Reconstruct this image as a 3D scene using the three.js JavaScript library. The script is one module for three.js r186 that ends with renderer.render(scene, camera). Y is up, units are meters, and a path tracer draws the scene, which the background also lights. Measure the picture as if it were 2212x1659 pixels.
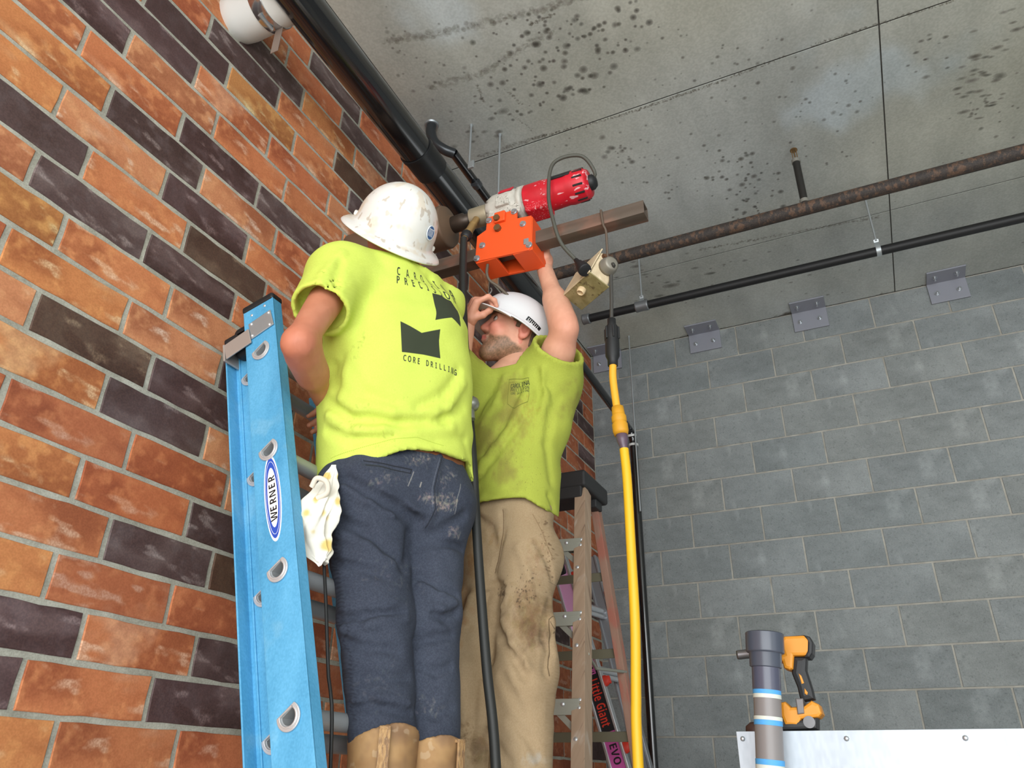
import * as THREE from 'three';
import { RoundedBoxGeometry } from 'three/addons/geometries/RoundedBoxGeometry.js';
import { mergeGeometries } from 'three/addons/utils/BufferGeometryUtils.js';
import { RectAreaLightUniformsLib } from 'three/addons/lights/RectAreaLightUniformsLib.js';

// ------------------------------------------------------------------ camera, daylight, exposure
const scene = new THREE.Scene();
const W = 2212, Hpx = 1659, FPX = 1649.42;
const camera = new THREE.PerspectiveCamera(2 * Math.atan(Hpx / 2 / FPX) * 180 / Math.PI, W / Hpx, 0.05, 100);
camera.rotation.order = 'YXZ';
camera.position.set(1.5618, 1.6, 4.4784);
camera.rotation.set(0.4794, 0.4532, 0.0158);
camera.updateMatrixWorld(true);
scene.add(camera);

const renderer = new THREE.WebGLRenderer({ antialias: true });
renderer.toneMapping = THREE.LinearToneMapping;
renderer.toneMappingExposure = 1.0;
renderer.shadowMap.enabled = true;

// overcast daylight: the sky, and the open shopfront behind the photographer that it comes through
scene.background = new THREE.Color().setRGB(0.93, 0.98, 1.0);
scene.backgroundIntensity = 2.0;
RectAreaLightUniformsLib.init();
const daylight = new THREE.RectAreaLight(new THREE.Color().setRGB(0.96, 0.99, 1.0), 4.6, 6.2, 3.9);
daylight.position.set(3.4, 2.1, 7.85);
daylight.lookAt(3.0, 2.2, 0);
daylight.castShadow = true;
scene.add(daylight);

// ------------------------------------------------------------------ helpers
const V = (x, y, z) => new THREE.Vector3(x, y, z);
const CAM = camera.position.clone();
const ray = (px, py) => V((px - W / 2) / FPX, -(py - Hpx / 2) / FPX, -1).applyQuaternion(camera.quaternion).normalize();
const onX = (px, py, X) => { const d = ray(px, py); return CAM.clone().addScaledVector(d, (X - CAM.x) / d.x); };
const onY = (px, py, Y) => { const d = ray(px, py); return CAM.clone().addScaledVector(d, (Y - CAM.y) / d.y); };
const onZ = (px, py, Z) => { const d = ray(px, py); return CAM.clone().addScaledVector(d, (Z - CAM.z) / d.z); };
const at = (px, py, D) => { const d = ray(px, py); return CAM.clone().addScaledVector(d, D / Math.hypot(d.x, d.z)); };
const add = (a, b, s = 1) => a.clone().addScaledVector(b, s);
const sub = (a, b) => a.clone().sub(b);
const nrm = (a) => a.clone().normalize();
const cross = (a, b) => a.clone().cross(b);
const lerp = (a, b, t) => a + (b - a) * t;
const clamp = (x, a = 0, b = 1) => Math.min(b, Math.max(a, x));
const sstep = (a, b, x) => { const t = clamp((x - a) / (b - a)); return t * t * (3 - 2 * t); };
function rng(seed) { let s = seed >>> 0; return () => { s = (s + 0x6d2b79f5) | 0; let t = Math.imul(s ^ (s >>> 15), 1 | s); t = (t + Math.imul(t ^ (t >>> 7), 61 | t)) ^ t; return ((t ^ (t >>> 14)) >>> 0) / 4294967296; }; }
const hash3 = (x, y, z) => { let h = Math.imul(x, 374761393) ^ Math.imul(y, 668265263) ^ Math.imul(z, 1274126177); h = Math.imul(h ^ (h >>> 13), 1103515245); return ((h ^ (h >>> 16)) >>> 0) / 4294967296; };
function noise3(x, y, z) {
  const xi = Math.floor(x), yi = Math.floor(y), zi = Math.floor(z), f = (t) => t * t * (3 - 2 * t);
  const u = f(x - xi), v = f(y - yi), w = f(z - zi);
  let r = 0;
  for (let a = 0; a < 2; a++) for (let b = 0; b < 2; b++) for (let c = 0; c < 2; c++) r += hash3(xi + a, yi + b, zi + c) * (a ? u : 1 - u) * (b ? v : 1 - v) * (c ? w : 1 - w);
  return r * 2 - 1;
}
// tileable 2-D noise on [0,1)
function tnoise(u, v, fx, fy, s) {
  const x = u * fx, y = v * fy, xi = Math.floor(x), yi = Math.floor(y), f = (t) => t * t * (3 - 2 * t), a = f(x - xi), b = f(y - yi);
  const h = (i, j) => hash3(((i % fx) + fx) % fx, ((j % fy) + fy) % fy, s);
  return lerp(lerp(h(xi, yi), h(xi + 1, yi), a), lerp(h(xi, yi + 1), h(xi + 1, yi + 1), a), b);
}
function tfbm(u, v, fx, fy, s, oct = 4) { let r = 0, k = 1, n = 0; for (let o = 0; o < oct; o++) { r += k * tnoise(u, v, fx << o, fy << o, s + o * 17); n += k; k *= 0.55; } return r / n; }
function dataTex(w, h, fn, srgb = true) {
  const d = new Uint8Array(w * h * 4);
  for (let y = 0; y < h; y++) for (let x = 0; x < w; x++) { const c = fn((x + 0.5) / w, (y + 0.5) / h), i = (y * w + x) * 4; d[i] = clamp(c[0], 0, 255); d[i + 1] = clamp(c[1], 0, 255); d[i + 2] = clamp(c[2], 0, 255); d[i + 3] = 255; }
  const t = new THREE.DataTexture(d, w, h); t.magFilter = THREE.LinearFilter; t.minFilter = THREE.LinearMipmapLinearFilter; t.wrapS = t.wrapT = THREE.RepeatWrapping; t.colorSpace = srgb ? THREE.SRGBColorSpace : THREE.NoColorSpace; t.needsUpdate = true; return t;
}
function canvasTex(w, h, draw) {
  const c = document.createElement('canvas'); c.width = w; c.height = h; draw(c.getContext('2d'), w, h);
  const t = new THREE.CanvasTexture(c); t.colorSpace = THREE.SRGBColorSpace; t.magFilter = THREE.LinearFilter; return t;
}
const mixc = (a, b, t) => [lerp(a[0], b[0], t), lerp(a[1], b[1], t), lerp(a[2], b[2], t)];
const mat = (color, roughness = 0.7, o = {}) => new THREE.MeshStandardMaterial({ color, roughness, metalness: 0, ...o });

// things, parts, the setting. Geometry is written in world metres; each thing's Group sits at its base.
const taken = new Map();
const numbered = (n) => { const k = taken.get(n) ?? 0; taken.set(n, k + 1); return k ? `${n}_${String(k).padStart(3, '0')}` : n; };
function thing(name, label, category, base, group) {
  const g = new THREE.Group(); g.name = numbered(name); g.position.copy(base); g.userData = { label, category };
  if (group) g.userData.group = group;
  scene.add(g); return g;
}
function setting(name, base = V(0, 0, 0)) { const g = new THREE.Group(); g.name = name; g.position.copy(base); g.userData = { kind: 'structure' }; scene.add(g); return g; }
const baseOf = (o) => { let r = o; while (r.parent && r.parent !== scene) r = r.parent; return r.position; };
function part(parent, name, geo, material, label) {
  const b = baseOf(parent); const g = geo.clone(); g.translate(-b.x, -b.y, -b.z);
  const m = new THREE.Mesh(g, material); m.name = name; m.castShadow = m.receiveShadow = true;
  if (label) m.userData.label = label;
  parent.add(m); return m;
}
function merge(list) {
  const out = list.map((g) => { const q = g.index ? g.toNonIndexed() : g.clone(); for (const k of Object.keys(q.attributes)) if (!['position', 'normal', 'uv'].includes(k)) q.deleteAttribute(k); if (!q.attributes.uv) q.setAttribute('uv', new THREE.Float32BufferAttribute(new Float32Array(q.attributes.position.count * 2), 2)); return q; });
  return mergeGeometries(out);
}
const basis = (x, y, z, o) => new THREE.Matrix4().makeBasis(x, y, z).setPosition(o);
const X1 = V(1, 0, 0), Y1 = V(0, 1, 0), Z1 = V(0, 0, 1);
function frameFrom(dir) { const d = nrm(dir), up = Math.abs(d.y) > 0.95 ? X1 : Y1, x = nrm(cross(up, d)); return [x, cross(d, x), d]; }
function cyl(a, b, r0, r1 = r0, seg = 20, open = false) {
  const d = sub(b, a), len = d.length(), [x, y, z] = frameFrom(d);
  const g = new THREE.CylinderGeometry(r1, r0, len, seg, 1, open); g.applyMatrix4(basis(x, z, nrm(cross(x, z)), add(a, d, 0.5))); return g;
}
// profile: [[radius, height], ...] turned about dir, from a
function lathe(profile, a, dir, seg = 28, sx = 1, sz = 1, xdir) {
  let [x, y, z] = frameFrom(dir);
  if (xdir) { x = nrm(sub(xdir, z.clone().multiplyScalar(xdir.dot(z)))); }
  const g = new THREE.LatheGeometry(profile.map((p) => new THREE.Vector2(Math.max(p[0], 1e-5), p[1])), seg); g.scale(sx, 1, sz);
  g.applyMatrix4(basis(x, z, nrm(cross(x, z)), a)); return g;
}
function obox(c, ax, ay, az, sx, sy, sz, r = 0.003, seg = 2) {
  const x = nrm(ax), z0 = nrm(cross(x, ay)), y = nrm(cross(z0, x));
  const g = r > 0 ? new RoundedBoxGeometry(sx, sy, sz, seg, Math.min(r, sx * 0.49, sy * 0.49, sz * 0.49)) : new THREE.BoxGeometry(sx, sy, sz);
  g.applyMatrix4(basis(x, y, z0, c)); return g;
}
const box = (x0, x1, y0, y1, z0, z1, r = 0.003) => obox(V((x0 + x1) / 2, (y0 + y1) / 2, (z0 + z1) / 2), X1, Y1, Z1, x1 - x0, y1 - y0, z1 - z0, r);
// swept tube; rad a number or a function of t
function tube(pts, rad, seg = 40, rs = 12, tension = 0.5) {
  const c = new THREE.CatmullRomCurve3(pts, false, 'catmullrom', tension), R = typeof rad === 'function' ? rad : () => rad;
  const P = [], N = [], U = [], I = []; let x = null; const len = c.getLength();
  for (let i = 0; i <= seg; i++) {
    const t = i / seg, p = c.getPointAt(t), d = c.getTangentAt(t);
    if (!x) x = frameFrom(d)[0]; x = nrm(sub(x, d.clone().multiplyScalar(x.dot(d)))); const y = cross(d, x), r = R(t);
    for (let j = 0; j <= rs; j++) { const a = j / rs * Math.PI * 2, n = add(x.clone().multiplyScalar(Math.cos(a)), y, Math.sin(a)); P.push(p.x + n.x * r, p.y + n.y * r, p.z + n.z * r); N.push(n.x, n.y, n.z); U.push(j / rs, t * len); }
  }
  for (let i = 0; i < seg; i++) for (let j = 0; j < rs; j++) { const a = i * (rs + 1) + j, b = a + rs + 1; I.push(a, a + 1, b, b, a + 1, b + 1); }
  for (const e of [0, seg]) { const p = c.getPointAt(e / seg), d = c.getTangentAt(e / seg).multiplyScalar(e ? 1 : -1), k = P.length / 3; P.push(p.x, p.y, p.z); N.push(d.x, d.y, d.z); U.push(0, 0); for (let j = 0; j <= rs; j++) { const s = (e * (rs + 1) + j) * 3; P.push(P[s], P[s + 1], P[s + 2]); N.push(d.x, d.y, d.z); U.push(0, 0); } for (let j = 0; j < rs; j++) e ? I.push(k, k + 1 + j, k + 2 + j) : I.push(k, k + 2 + j, k + 1 + j); }
  const g = new THREE.BufferGeometry(); g.setAttribute('position', new THREE.Float32BufferAttribute(P, 3)); g.setAttribute('normal', new THREE.Float32BufferAttribute(N, 3)); g.setAttribute('uv', new THREE.Float32BufferAttribute(U, 2)); g.setIndex(I); return g;
}
// 2-D outline (in axes ax, ay about o) extruded by depth along az
function prism(pts, o, ax, ay, depth, bevel = 0, holes = []) {
  const s = new THREE.Shape(pts.map((p) => new THREE.Vector2(p[0], p[1])));
  for (const h of holes) s.holes.push(new THREE.Path(h.map((p) => new THREE.Vector2(p[0], p[1]))));
  const g = new THREE.ExtrudeGeometry(s, { depth: depth - 2 * bevel, bevelEnabled: bevel > 0, bevelThickness: bevel, bevelSize: bevel, bevelOffset: -bevel, bevelSegments: 2, curveSegments: 16 });
  if (bevel) g.translate(0, 0, bevel);
  const x = nrm(ax), y = nrm(ay), z = nrm(cross(x, y)); g.applyMatrix4(basis(x, y, z, o)); return g;
}
const bolt = (p, dir, r = 0.008, h = 0.007) => merge([cyl(p, add(p, nrm(dir), h * 0.35), r * 1.35, r * 1.35, 14), cyl(add(p, nrm(dir), h * 0.3), add(p, nrm(dir), h), r, r * 0.94, 6)]);

// ---- signed-distance modelling: surface nets over a grid
function surfaceNet(f, lo, hi, h) {
  const nx = Math.ceil((hi.x - lo.x) / h) + 1, ny = Math.ceil((hi.y - lo.y) / h) + 1, nz = Math.ceil((hi.z - lo.z) / h) + 1;
  const D = new Float32Array(nx * ny * nz), id = (i, j, k) => (k * ny + j) * nx + i;
  for (let k = 0; k < nz; k++) for (let j = 0; j < ny; j++) for (let i = 0; i < nx; i++) D[id(i, j, k)] = f(lo.x + i * h, lo.y + j * h, lo.z + k * h);
  const cell = new Int32Array(nx * ny * nz).fill(-1), P = [], I = [];
  for (let k = 0; k < nz - 1; k++) for (let j = 0; j < ny - 1; j++) for (let i = 0; i < nx - 1; i++) {
    let neg = 0, sx = 0, sy = 0, sz = 0, n = 0; const v = [];
    for (let c = 0; c < 8; c++) { const d = D[id(i + (c & 1), j + ((c >> 1) & 1), k + (c >> 2))]; v.push(d); if (d < 0) neg++; }
    if (neg === 0 || neg === 8) continue;
    for (let a = 0; a < 8; a++) for (const bit of [1, 2, 4]) { if (a & bit) continue; const b = a | bit; if ((v[a] < 0) === (v[b] < 0)) continue; const t = v[a] / (v[a] - v[b]); sx += (a & 1) + (bit === 1 ? t : 0); sy += ((a >> 1) & 1) + (bit === 2 ? t : 0); sz += (a >> 2) + (bit === 4 ? t : 0); n++; }
    cell[id(i, j, k)] = P.length / 3; P.push(lo.x + (i + sx / n) * h, lo.y + (j + sy / n) * h, lo.z + (k + sz / n) * h);
  }
  const quad = (a, b, c, d, flip) => { if (a < 0 || b < 0 || c < 0 || d < 0) return; flip ? I.push(a, c, b, a, d, c) : I.push(a, b, c, a, c, d); };
  for (let k = 1; k < nz - 1; k++) for (let j = 1; j < ny - 1; j++) for (let i = 1; i < nx - 1; i++) {
    const s = D[id(i, j, k)] < 0;
    if (s !== (D[id(i + 1, j, k)] < 0)) quad(cell[id(i, j - 1, k - 1)], cell[id(i, j, k - 1)], cell[id(i, j, k)], cell[id(i, j - 1, k)], !s);
    if (s !== (D[id(i, j + 1, k)] < 0)) quad(cell[id(i - 1, j, k - 1)], cell[id(i - 1, j, k)], cell[id(i, j, k)], cell[id(i, j, k - 1)], !s);
    if (s !== (D[id(i, j, k + 1)] < 0)) quad(cell[id(i - 1, j - 1, k)], cell[id(i, j - 1, k)], cell[id(i, j, k)], cell[id(i - 1, j, k)], !s);
  }
  const g = new THREE.BufferGeometry(); g.setAttribute('position', new THREE.Float32BufferAttribute(P, 3)); g.setIndex(I); g.computeVertexNormals(); return g;
}
const smin = (a, b, k) => { const h = Math.max(k - Math.abs(a - b), 0) / k; return Math.min(a, b) - h * h * k * 0.25; };
const smax = (a, b, k) => -smin(-a, -b, k);
// tapered capsule
function cone(a, b, ra, rb = ra) {
  const dx = b.x - a.x, dy = b.y - a.y, dz = b.z - a.z, L = dx * dx + dy * dy + dz * dz + 1e-12;
  return (x, y, z) => { const t = clamp(((x - a.x) * dx + (y - a.y) * dy + (z - a.z) * dz) / L), ex = x - a.x - t * dx, ey = y - a.y - t * dy, ez = z - a.z - t * dz; return Math.sqrt(ex * ex + ey * ey + ez * ez) - lerp(ra, rb, t); };
}
// ellipsoid on axes
function ell(c, ax, ay, az, rx, ry, rz) {
  const m = Math.min(rx, ry, rz);
  return (x, y, z) => { const px = x - c.x, py = y - c.y, pz = z - c.z, a = (px * ax.x + py * ax.y + pz * ax.z) / rx, b = (px * ay.x + py * ay.y + pz * ay.z) / ry, d = (px * az.x + py * az.y + pz * az.z) / rz, k0 = Math.sqrt(a * a + b * b + d * d), k1 = Math.sqrt(a * a / rx / rx + b * b / ry / ry + d * d / rz / rz) + 1e-9; return k0 < 1e-4 ? -m : k0 * (k0 - 1) / k1; };
}
const union = (fs, k) => (x, y, z) => { let d = fs[0](x, y, z); for (let i = 1; i < fs.length; i++) d = smin(d, fs[i](x, y, z), k); return d; };
const half = (p, n) => { const c = p.dot(n); return (x, y, z) => x * n.x + y * n.y + z * n.z - c; };   // negative behind the plane
function hit(f, px, py, t0 = 1.0, t1 = 4.5) { const d = ray(px, py); let t = t0; for (let i = 0; i < 300 && t < t1; i++) { const s = f(CAM.x + d.x * t, CAM.y + d.y * t, CAM.z + d.z * t); if (s < 0.0008) return add(CAM, d, t); t += Math.max(s * 0.6, 0.0008); } return null; }
// cloth creases: strokes laid on the surface f, valley where a > 0, ridge where a < 0
function creases(f, list) {
  const segs = [];
  for (const [w, a, ...pp] of list) { let last = null; for (const q of pp) { const p = hit(f, q[0], q[1]); if (p && last && p.distanceTo(last) < 0.25) segs.push([last, p, w, a]); last = p; } }
  return (x, y, z) => { let s = 0; for (const [p, q, w, a] of segs) { const dx = q.x - p.x, dy = q.y - p.y, dz = q.z - p.z, ux = x - p.x, uy = y - p.y, uz = z - p.z, R = w * 2.6; if (Math.abs(ux - dx / 2) > R + Math.abs(dx) / 2 || Math.abs(uy - dy / 2) > R + Math.abs(dy) / 2) continue; const t = clamp((ux * dx + uy * dy + uz * dz) / (dx * dx + dy * dy + dz * dz + 1e-9)), ex = ux - t * dx, ey = uy - t * dy, ez = uz - t * dz, e = (ex * ex + ey * ey + ez * ez) / (w * w); if (e < 7) s += a * Math.exp(-e) * 0.75; } return s; };
}
function setUV(g, fn) { const p = g.attributes.position, u = new Float32Array(p.count * 2); for (let i = 0; i < p.count; i++) { const q = fn(p.getX(i), p.getY(i), p.getZ(i)); u[2 * i] = q[0]; u[2 * i + 1] = q[1]; } g.setAttribute('uv', new THREE.BufferAttribute(u, 2)); return g; }
function setColor(g, fn) { const p = g.attributes.position, u = new Float32Array(p.count * 3), c = new THREE.Color(); for (let i = 0; i < p.count; i++) { const q = fn(p.getX(i), p.getY(i), p.getZ(i)); c.setRGB(q[0] / 255, q[1] / 255, q[2] / 255, THREE.SRGBColorSpace); u[3 * i] = c.r; u[3 * i + 1] = c.g; u[3 * i + 2] = c.b; } g.setAttribute('color', new THREE.BufferAttribute(u, 3)); return g; }
function mergeColored(list) { return mergeGeometries(list.map((g) => { const q = g.toNonIndexed(); for (const k of Object.keys(q.attributes)) if (!['position', 'normal', 'color'].includes(k)) q.deleteAttribute(k); return q; })); }

// ------------------------------------------------------------------ the setting
const CEIL = 4.2764, ROOM_X = 7, ROOM_Z = 8;
const inFrame = (p, m = 40) => { const q = p.clone().applyMatrix4(camera.matrixWorldInverse); if (q.z > -0.1) return false; const x = W / 2 + FPX * q.x / -q.z, y = Hpx / 2 - FPX * q.y / -q.z; return x > -m && x < W + m && y > -m && y < Hpx + m; };

// -- brick wall on the left: utility bricks in third bond
{
  const scuff = (base, pale, amt, s) => dataTex(1024, 1024, (u, v) => {
    const big = tfbm(u, v, 5, 9, s, 4), fine = tnoise(u, v, 400, 400, s + 5), mid = tfbm(u, v, 40, 40, s + 9, 3), chip = tfbm(u + 0.3 * v, v, 16, 34, s + 31, 3);
    let c = mixc(base, [base[0] * 0.8, base[1] * 0.72, base[2] * 0.68], sstep(0.45, 0.8, big));
    c = mixc(c, [base[0] * 1.08, base[1] * 1.16, base[2] * 1.18], sstep(0.42, 0.8, mid) * 0.8);
    c = mixc(c, pale, amt * sstep(0.62, 0.8, chip) * (0.5 + 0.5 * fine));
    c = mixc(c, pale, amt * 0.45 * sstep(0.56, 0.78, tfbm(u, v, 7, 12, s + 77, 4)));
    const g = (fine - 0.5) * 18; return [c[0] + g, c[1] + g * 0.8, c[2] + g * 0.7];
  });
  const texO = scuff([194, 128, 88], [222, 202, 186], 0.8, 3), texD = scuff([82, 62, 60], [186, 176, 172], 0.5, 50);
  const bump = dataTex(512, 512, (u, v) => { const k = 150 + 60 * tfbm(u, v, 60, 60, 8, 3) - 90 * sstep(0.7, 0.85, tfbm(u, v, 34, 34, 81, 3)); return [k, k, k]; }, false);
  const tones = {
    o: ['#ffffff', '#fff0e0', '#f4e2d4', '#f6d8cc', '#ffeadb'].map((c) => mat(c, 0.82, { map: texO, bumpMap: bump, bumpScale: 0.0012 })),
    t: ['#fff6d8', '#f7ffd8'].map((c) => mat(c, 0.82, { map: texO, bumpMap: bump, bumpScale: 0.0012 })),
    r: ['#e0c4ba', '#eac9b8'].map((c) => mat(c, 0.8, { map: texO, bumpMap: bump, bumpScale: 0.0012 })),
    d: ['#ffffff', '#e8dcdc', '#fff4f8'].map((c) => mat(c, 0.6, { map: texD, bumpMap: bump, bumpScale: 0.001 })),
    b: ['#fff3cf', '#ffe9b8'].map((c) => mat(c, 0.7, { map: texD, bumpMap: bump, bumpScale: 0.001 })),
  };
  const texM = dataTex(512, 512, (u, v) => { const k = tfbm(u, v, 12, 12, 4, 4) * 50 + tnoise(u, v, 256, 256, 6) * 26 - 36; return [162 + k, 160 + k, 147 + k]; });
  const mortar = mat('#ffffff', 0.95, { map: texM });
  const wl = setting('wall_left');
  const y0 = 2.5533, bh = 0.1065, bm = 0.3156, z0 = 3.3508, J = 0.0062, T = 0.05;
  const mw = box(-0.25, -0.0035, 0, CEIL, -0.25, ROOM_Z, 0); setUV(mw, (x, y, z) => [z / 0.6, y / 0.6]); part(wl, 'mortar', mw, mortar);
  const DARK = new Set(['-8,-2', '-9,-1', '-10,-1', '-11,0', '-12,0', '-14,1', '-4,-2', '-3,-1', '-6,-1', '-7,0', '-7,1', '-5,0', '-3,0', '0,0', '1,0', '-1,1', '4,0', '3,1', '6,-1', '6,1', '7,-1', '7,1', '-13,2', '-10,2', '-12,9', '-8,8', '-11,9', '-16,4', '-5,5', '-2,6', '2,8', '-15,6', '5,5', '0,9']);
  const BROWN = new Set(['-4,0', '0,-1', '4,1', '-11,2', '-9,4']);
  const TAN = new Set(['-12,1', '-5,-2', '-2,-2', '-10,0', '1,-1', '-6,-2', '3,-1', '5,-1', '8,-1', '-1,-1', '-9,-2']);
  const rnd = rng(11), shape = new Map(), far = { o: [], d: [] };
  function brickGeo(len, hgt, variant) {
    const key = len.toFixed(4) + '|' + hgt.toFixed(4) + '|' + variant;
    if (!shape.has(key)) {   // chamfered slab, face towards +x, about its own centre
      const c = 0.002, hy = hgt / 2, hz = len / 2, P = [], N = [], U = [], I = [], r = rng(900 + variant), uo = r(), vo = r();
      const q = (a, b, d, e, n) => { const k = P.length / 3; for (const p of [a, b, d, e]) { P.push(...p); N.push(...n); U.push(uo - p[2] / 1.1, vo + p[1] / 1.1); } I.push(k, k + 1, k + 2, k, k + 2, k + 3); };
      const rim = [], k2 = Math.max(1, Math.round(len / 0.055)), jit = () => (r() - 0.5) * 0.0044;      // uneven fired edge
      for (let i = 0; i < k2; i++) rim.push([-hy + jit(), hz - len * i / k2 + jit()]); rim.push([-hy + 0.001 + jit() * 0.3, -hz + 0.001], [jit() * 3, -hz + jit()]);
      for (let i = 0; i < k2; i++) rim.push([hy + jit(), -hz + len * i / k2 + jit()]); rim.push([hy - 0.001, hz - 0.001 + jit() * 0.3], [jit() * 3, hz + jit()]);
      const m = rim.length, cy = (p) => [p[0] - Math.sign(p[0]) * Math.min(c, Math.abs(p[0])), p[1] - Math.sign(p[1]) * c], F = rim.map((p) => { const w = cy(p); return [0, w[0], w[1]]; }), O = rim.map((p) => [-c, p[0], p[1]]), B = rim.map((p) => [-0.02, p[0], p[1]]);
      for (let i = 0; i < m; i++) { const j = (i + 1) % m, s = P.length / 3; for (const p of [[0, 0, 0], F[i], F[j]]) { P.push(...p); N.push(1, 0, 0); U.push(uo - p[2] / 1.1, vo + p[1] / 1.1); } I.push(s, s + 1, s + 2); const e = V(0, O[j][2] - O[i][2], -(O[j][1] - O[i][1])).normalize(); if (e.y * (O[i][1] + O[j][1]) + e.z * (O[i][2] + O[j][2]) < 0) e.negate(); q(O[i], O[j], F[j], F[i], [0.8, e.y * 0.6, e.z * 0.6]); q(B[i], B[j], O[j], O[i], [0, e.y, e.z]); }
      const g = new THREE.BufferGeometry(); g.setAttribute('position', new THREE.Float32BufferAttribute(P, 3)); g.setAttribute('normal', new THREE.Float32BufferAttribute(N, 3)); g.setAttribute('uv', new THREE.Float32BufferAttribute(U, 2)); g.setIndex(I); shape.set(key, g);
    }
    return shape.get(key);
  }
  for (let r = -16; r < 24; r++) for (let n = -16; n < 12; n++) {
    const off = (r % 2 === 0) ? 0 : -1 / 3;
    let za = z0 - (n + 1 + off) * bm + J, zb = z0 - (n + off) * bm - J; za = Math.max(za, 0.006); if (zb - za < 0.02 || zb > ROOM_Z) continue;
    const ya = Math.max(y0 - (r + 1) * bh + J, 0), yb = y0 - r * bh - J; if (yb - ya < 0.02) continue;
    const c = V(0.0015 * (rnd() - 0.5), (ya + yb) / 2, (za + zb) / 2), key = r + ',' + n, k = rnd();
    const kind = DARK.has(key) ? 'd' : BROWN.has(key) ? 'b' : TAN.has(key) ? 't' : (n > 2 && k < 0.16) ? 'd' : (r > 1 && k < 0.6) || (n > 5) ? 'r' : 'o';
    const ms = tones[kind], m = ms[Math.floor(rnd() * ms.length)], g = brickGeo(zb - za, yb - ya, Math.floor(rnd() * 9));
    if (inFrame(V(0, c.y, za)) || inFrame(V(0, c.y, zb)) || inFrame(c)) { const b = new THREE.Mesh(g, m); b.name = 'brick'; b.position.copy(c); b.castShadow = b.receiveShadow = true; wl.add(b); }
    else { const q = g.clone(); q.translate(c.x, c.y, c.z); far[kind === 'd' || kind === 'b' ? 'd' : 'o'].push(q); }
  }
  for (const k of ['o', 'd']) if (far[k].length) { const m = part(wl, 'brickwork', merge(far[k]), tones[k][0]); m.userData.kind = 'stuff'; }
}

// -- grey block wall at the back
{
  const texB = dataTex(1024, 1024, (u, v) => {
    const k = (tfbm(u, v, 4, 6, 21, 4) - 0.5) * 30 + (tfbm(u, v, 24, 40, 27, 3) - 0.5) * 14 + (tnoise(u, v, 420, 420, 23) - 0.5) * 14;
    const wash = sstep(0.6, 0.84, tfbm(u, v, 9, 5, 61, 4)) * 26, pock = sstep(0.78, 0.9, tnoise(u, v, 200, 200, 71)) * 12;
    return [137 + k + wash - pock, 142 + k + wash - pock, 142 + k + wash - pock];
  });
  const bump = dataTex(512, 512, (u, v) => { const k = 170 + 40 * tnoise(u, v, 200, 200, 3) - 120 * sstep(0.72, 0.86, tnoise(u, v, 130, 130, 15)); return [k, k, k]; }, false);
  const ms = ['#ffffff', '#f7f8f9', '#fbfaf8', '#f2f4f5'].map((c) => mat(c, 0.93, { map: texB, bumpMap: bump, bumpScale: 0.0018 }));
  const texM = dataTex(256, 256, (u, v) => { const k = (tfbm(u, v, 10, 10, 4, 4) - 0.5) * 46; return [160 + k, 157 + k, 148 + k]; });
  const mortar = mat('#ffffff', 0.95, { map: texM });
  const wb = setting('wall_back');
  const DX0 = 2.55, DX1 = 3.7, DY = 2.2;   // open doorway further along this wall, out of the frame: the black pipes mirror its daylight
  const mw = merge([box(-0.25, DX0, 0, CEIL, -0.25, -0.003, 0), box(DX1, ROOM_X, 0, CEIL, -0.25, -0.003, 0), box(DX0, DX1, DY, CEIL, -0.25, -0.003, 0)]); setUV(mw, (x, y) => [x / 0.5, y / 0.5]); part(wb, 'mortar', mw, mortar);
  const u0 = 0.7995, bl = 0.4064, bh = 0.2032, L0 = 4.2617, J = 0.0045, rnd = rng(77), shape = new Map(), far = [];
  for (let r = 0; r < 21; r++) for (let n = -3; n < 16; n++) {
    const s = r % 2 ? u0 : u0 + bl / 2; let xa = s + n * bl + J, xb = s + (n + 1) * bl - J; xa = Math.max(xa, 0.002); xb = Math.min(xb, ROOM_X); if (xb - xa < 0.03) continue;
    const yb = r ? L0 - r * bh - J : CEIL - 0.008, ya = Math.max(L0 - (r + 1) * bh + J, 0), v = Math.floor(rnd() * 7), key = (xb - xa).toFixed(4) + (yb - ya).toFixed(4) + v;
    if (!shape.has(key)) { const g = obox(V(0, 0, 0), X1, Y1, Z1, xb - xa, yb - ya, 0.06, 0.0025, 1), q = rng(40 + v), uo = q(), vo = q(); g.translate(0, 0, -0.03); setUV(g, (x, y) => [uo + x / 1.3, vo + y / 1.3]); shape.set(key, g); }
    if (xb > DX0 && xa < DX1 && ya < DY - 0.05) continue;
    const g = shape.get(key), c = V((xa + xb) / 2, (ya + yb) / 2, 0.0012 * (rnd() - 0.5)), m = ms[Math.floor(rnd() * 4)];
    if (inFrame(V(xa, c.y, 0)) || inFrame(V(xb, c.y, 0))) { const b = new THREE.Mesh(g, m); b.name = 'block'; b.position.copy(c); b.castShadow = b.receiveShadow = true; wb.add(b); }
    else { const q = g.clone(); q.translate(c.x, c.y, c.z); far.push(q); }
  }
  part(wb, 'blockwork', merge(far), ms[0]).userData.kind = 'stuff';
  const dr = setting('door_1', V(DX0, 0, -0.1)), fr = mat('#8d9092', 0.5); part(dr, 'door_frame', merge([box(DX0, DX0 + 0.05, 0, DY, -0.22, -0.02, 0.004), box(DX1 - 0.05, DX1, 0, DY, -0.22, -0.02, 0.004), box(DX0, DX1, DY - 0.05, DY, -0.22, -0.02, 0.004)]), fr);
}

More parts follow.
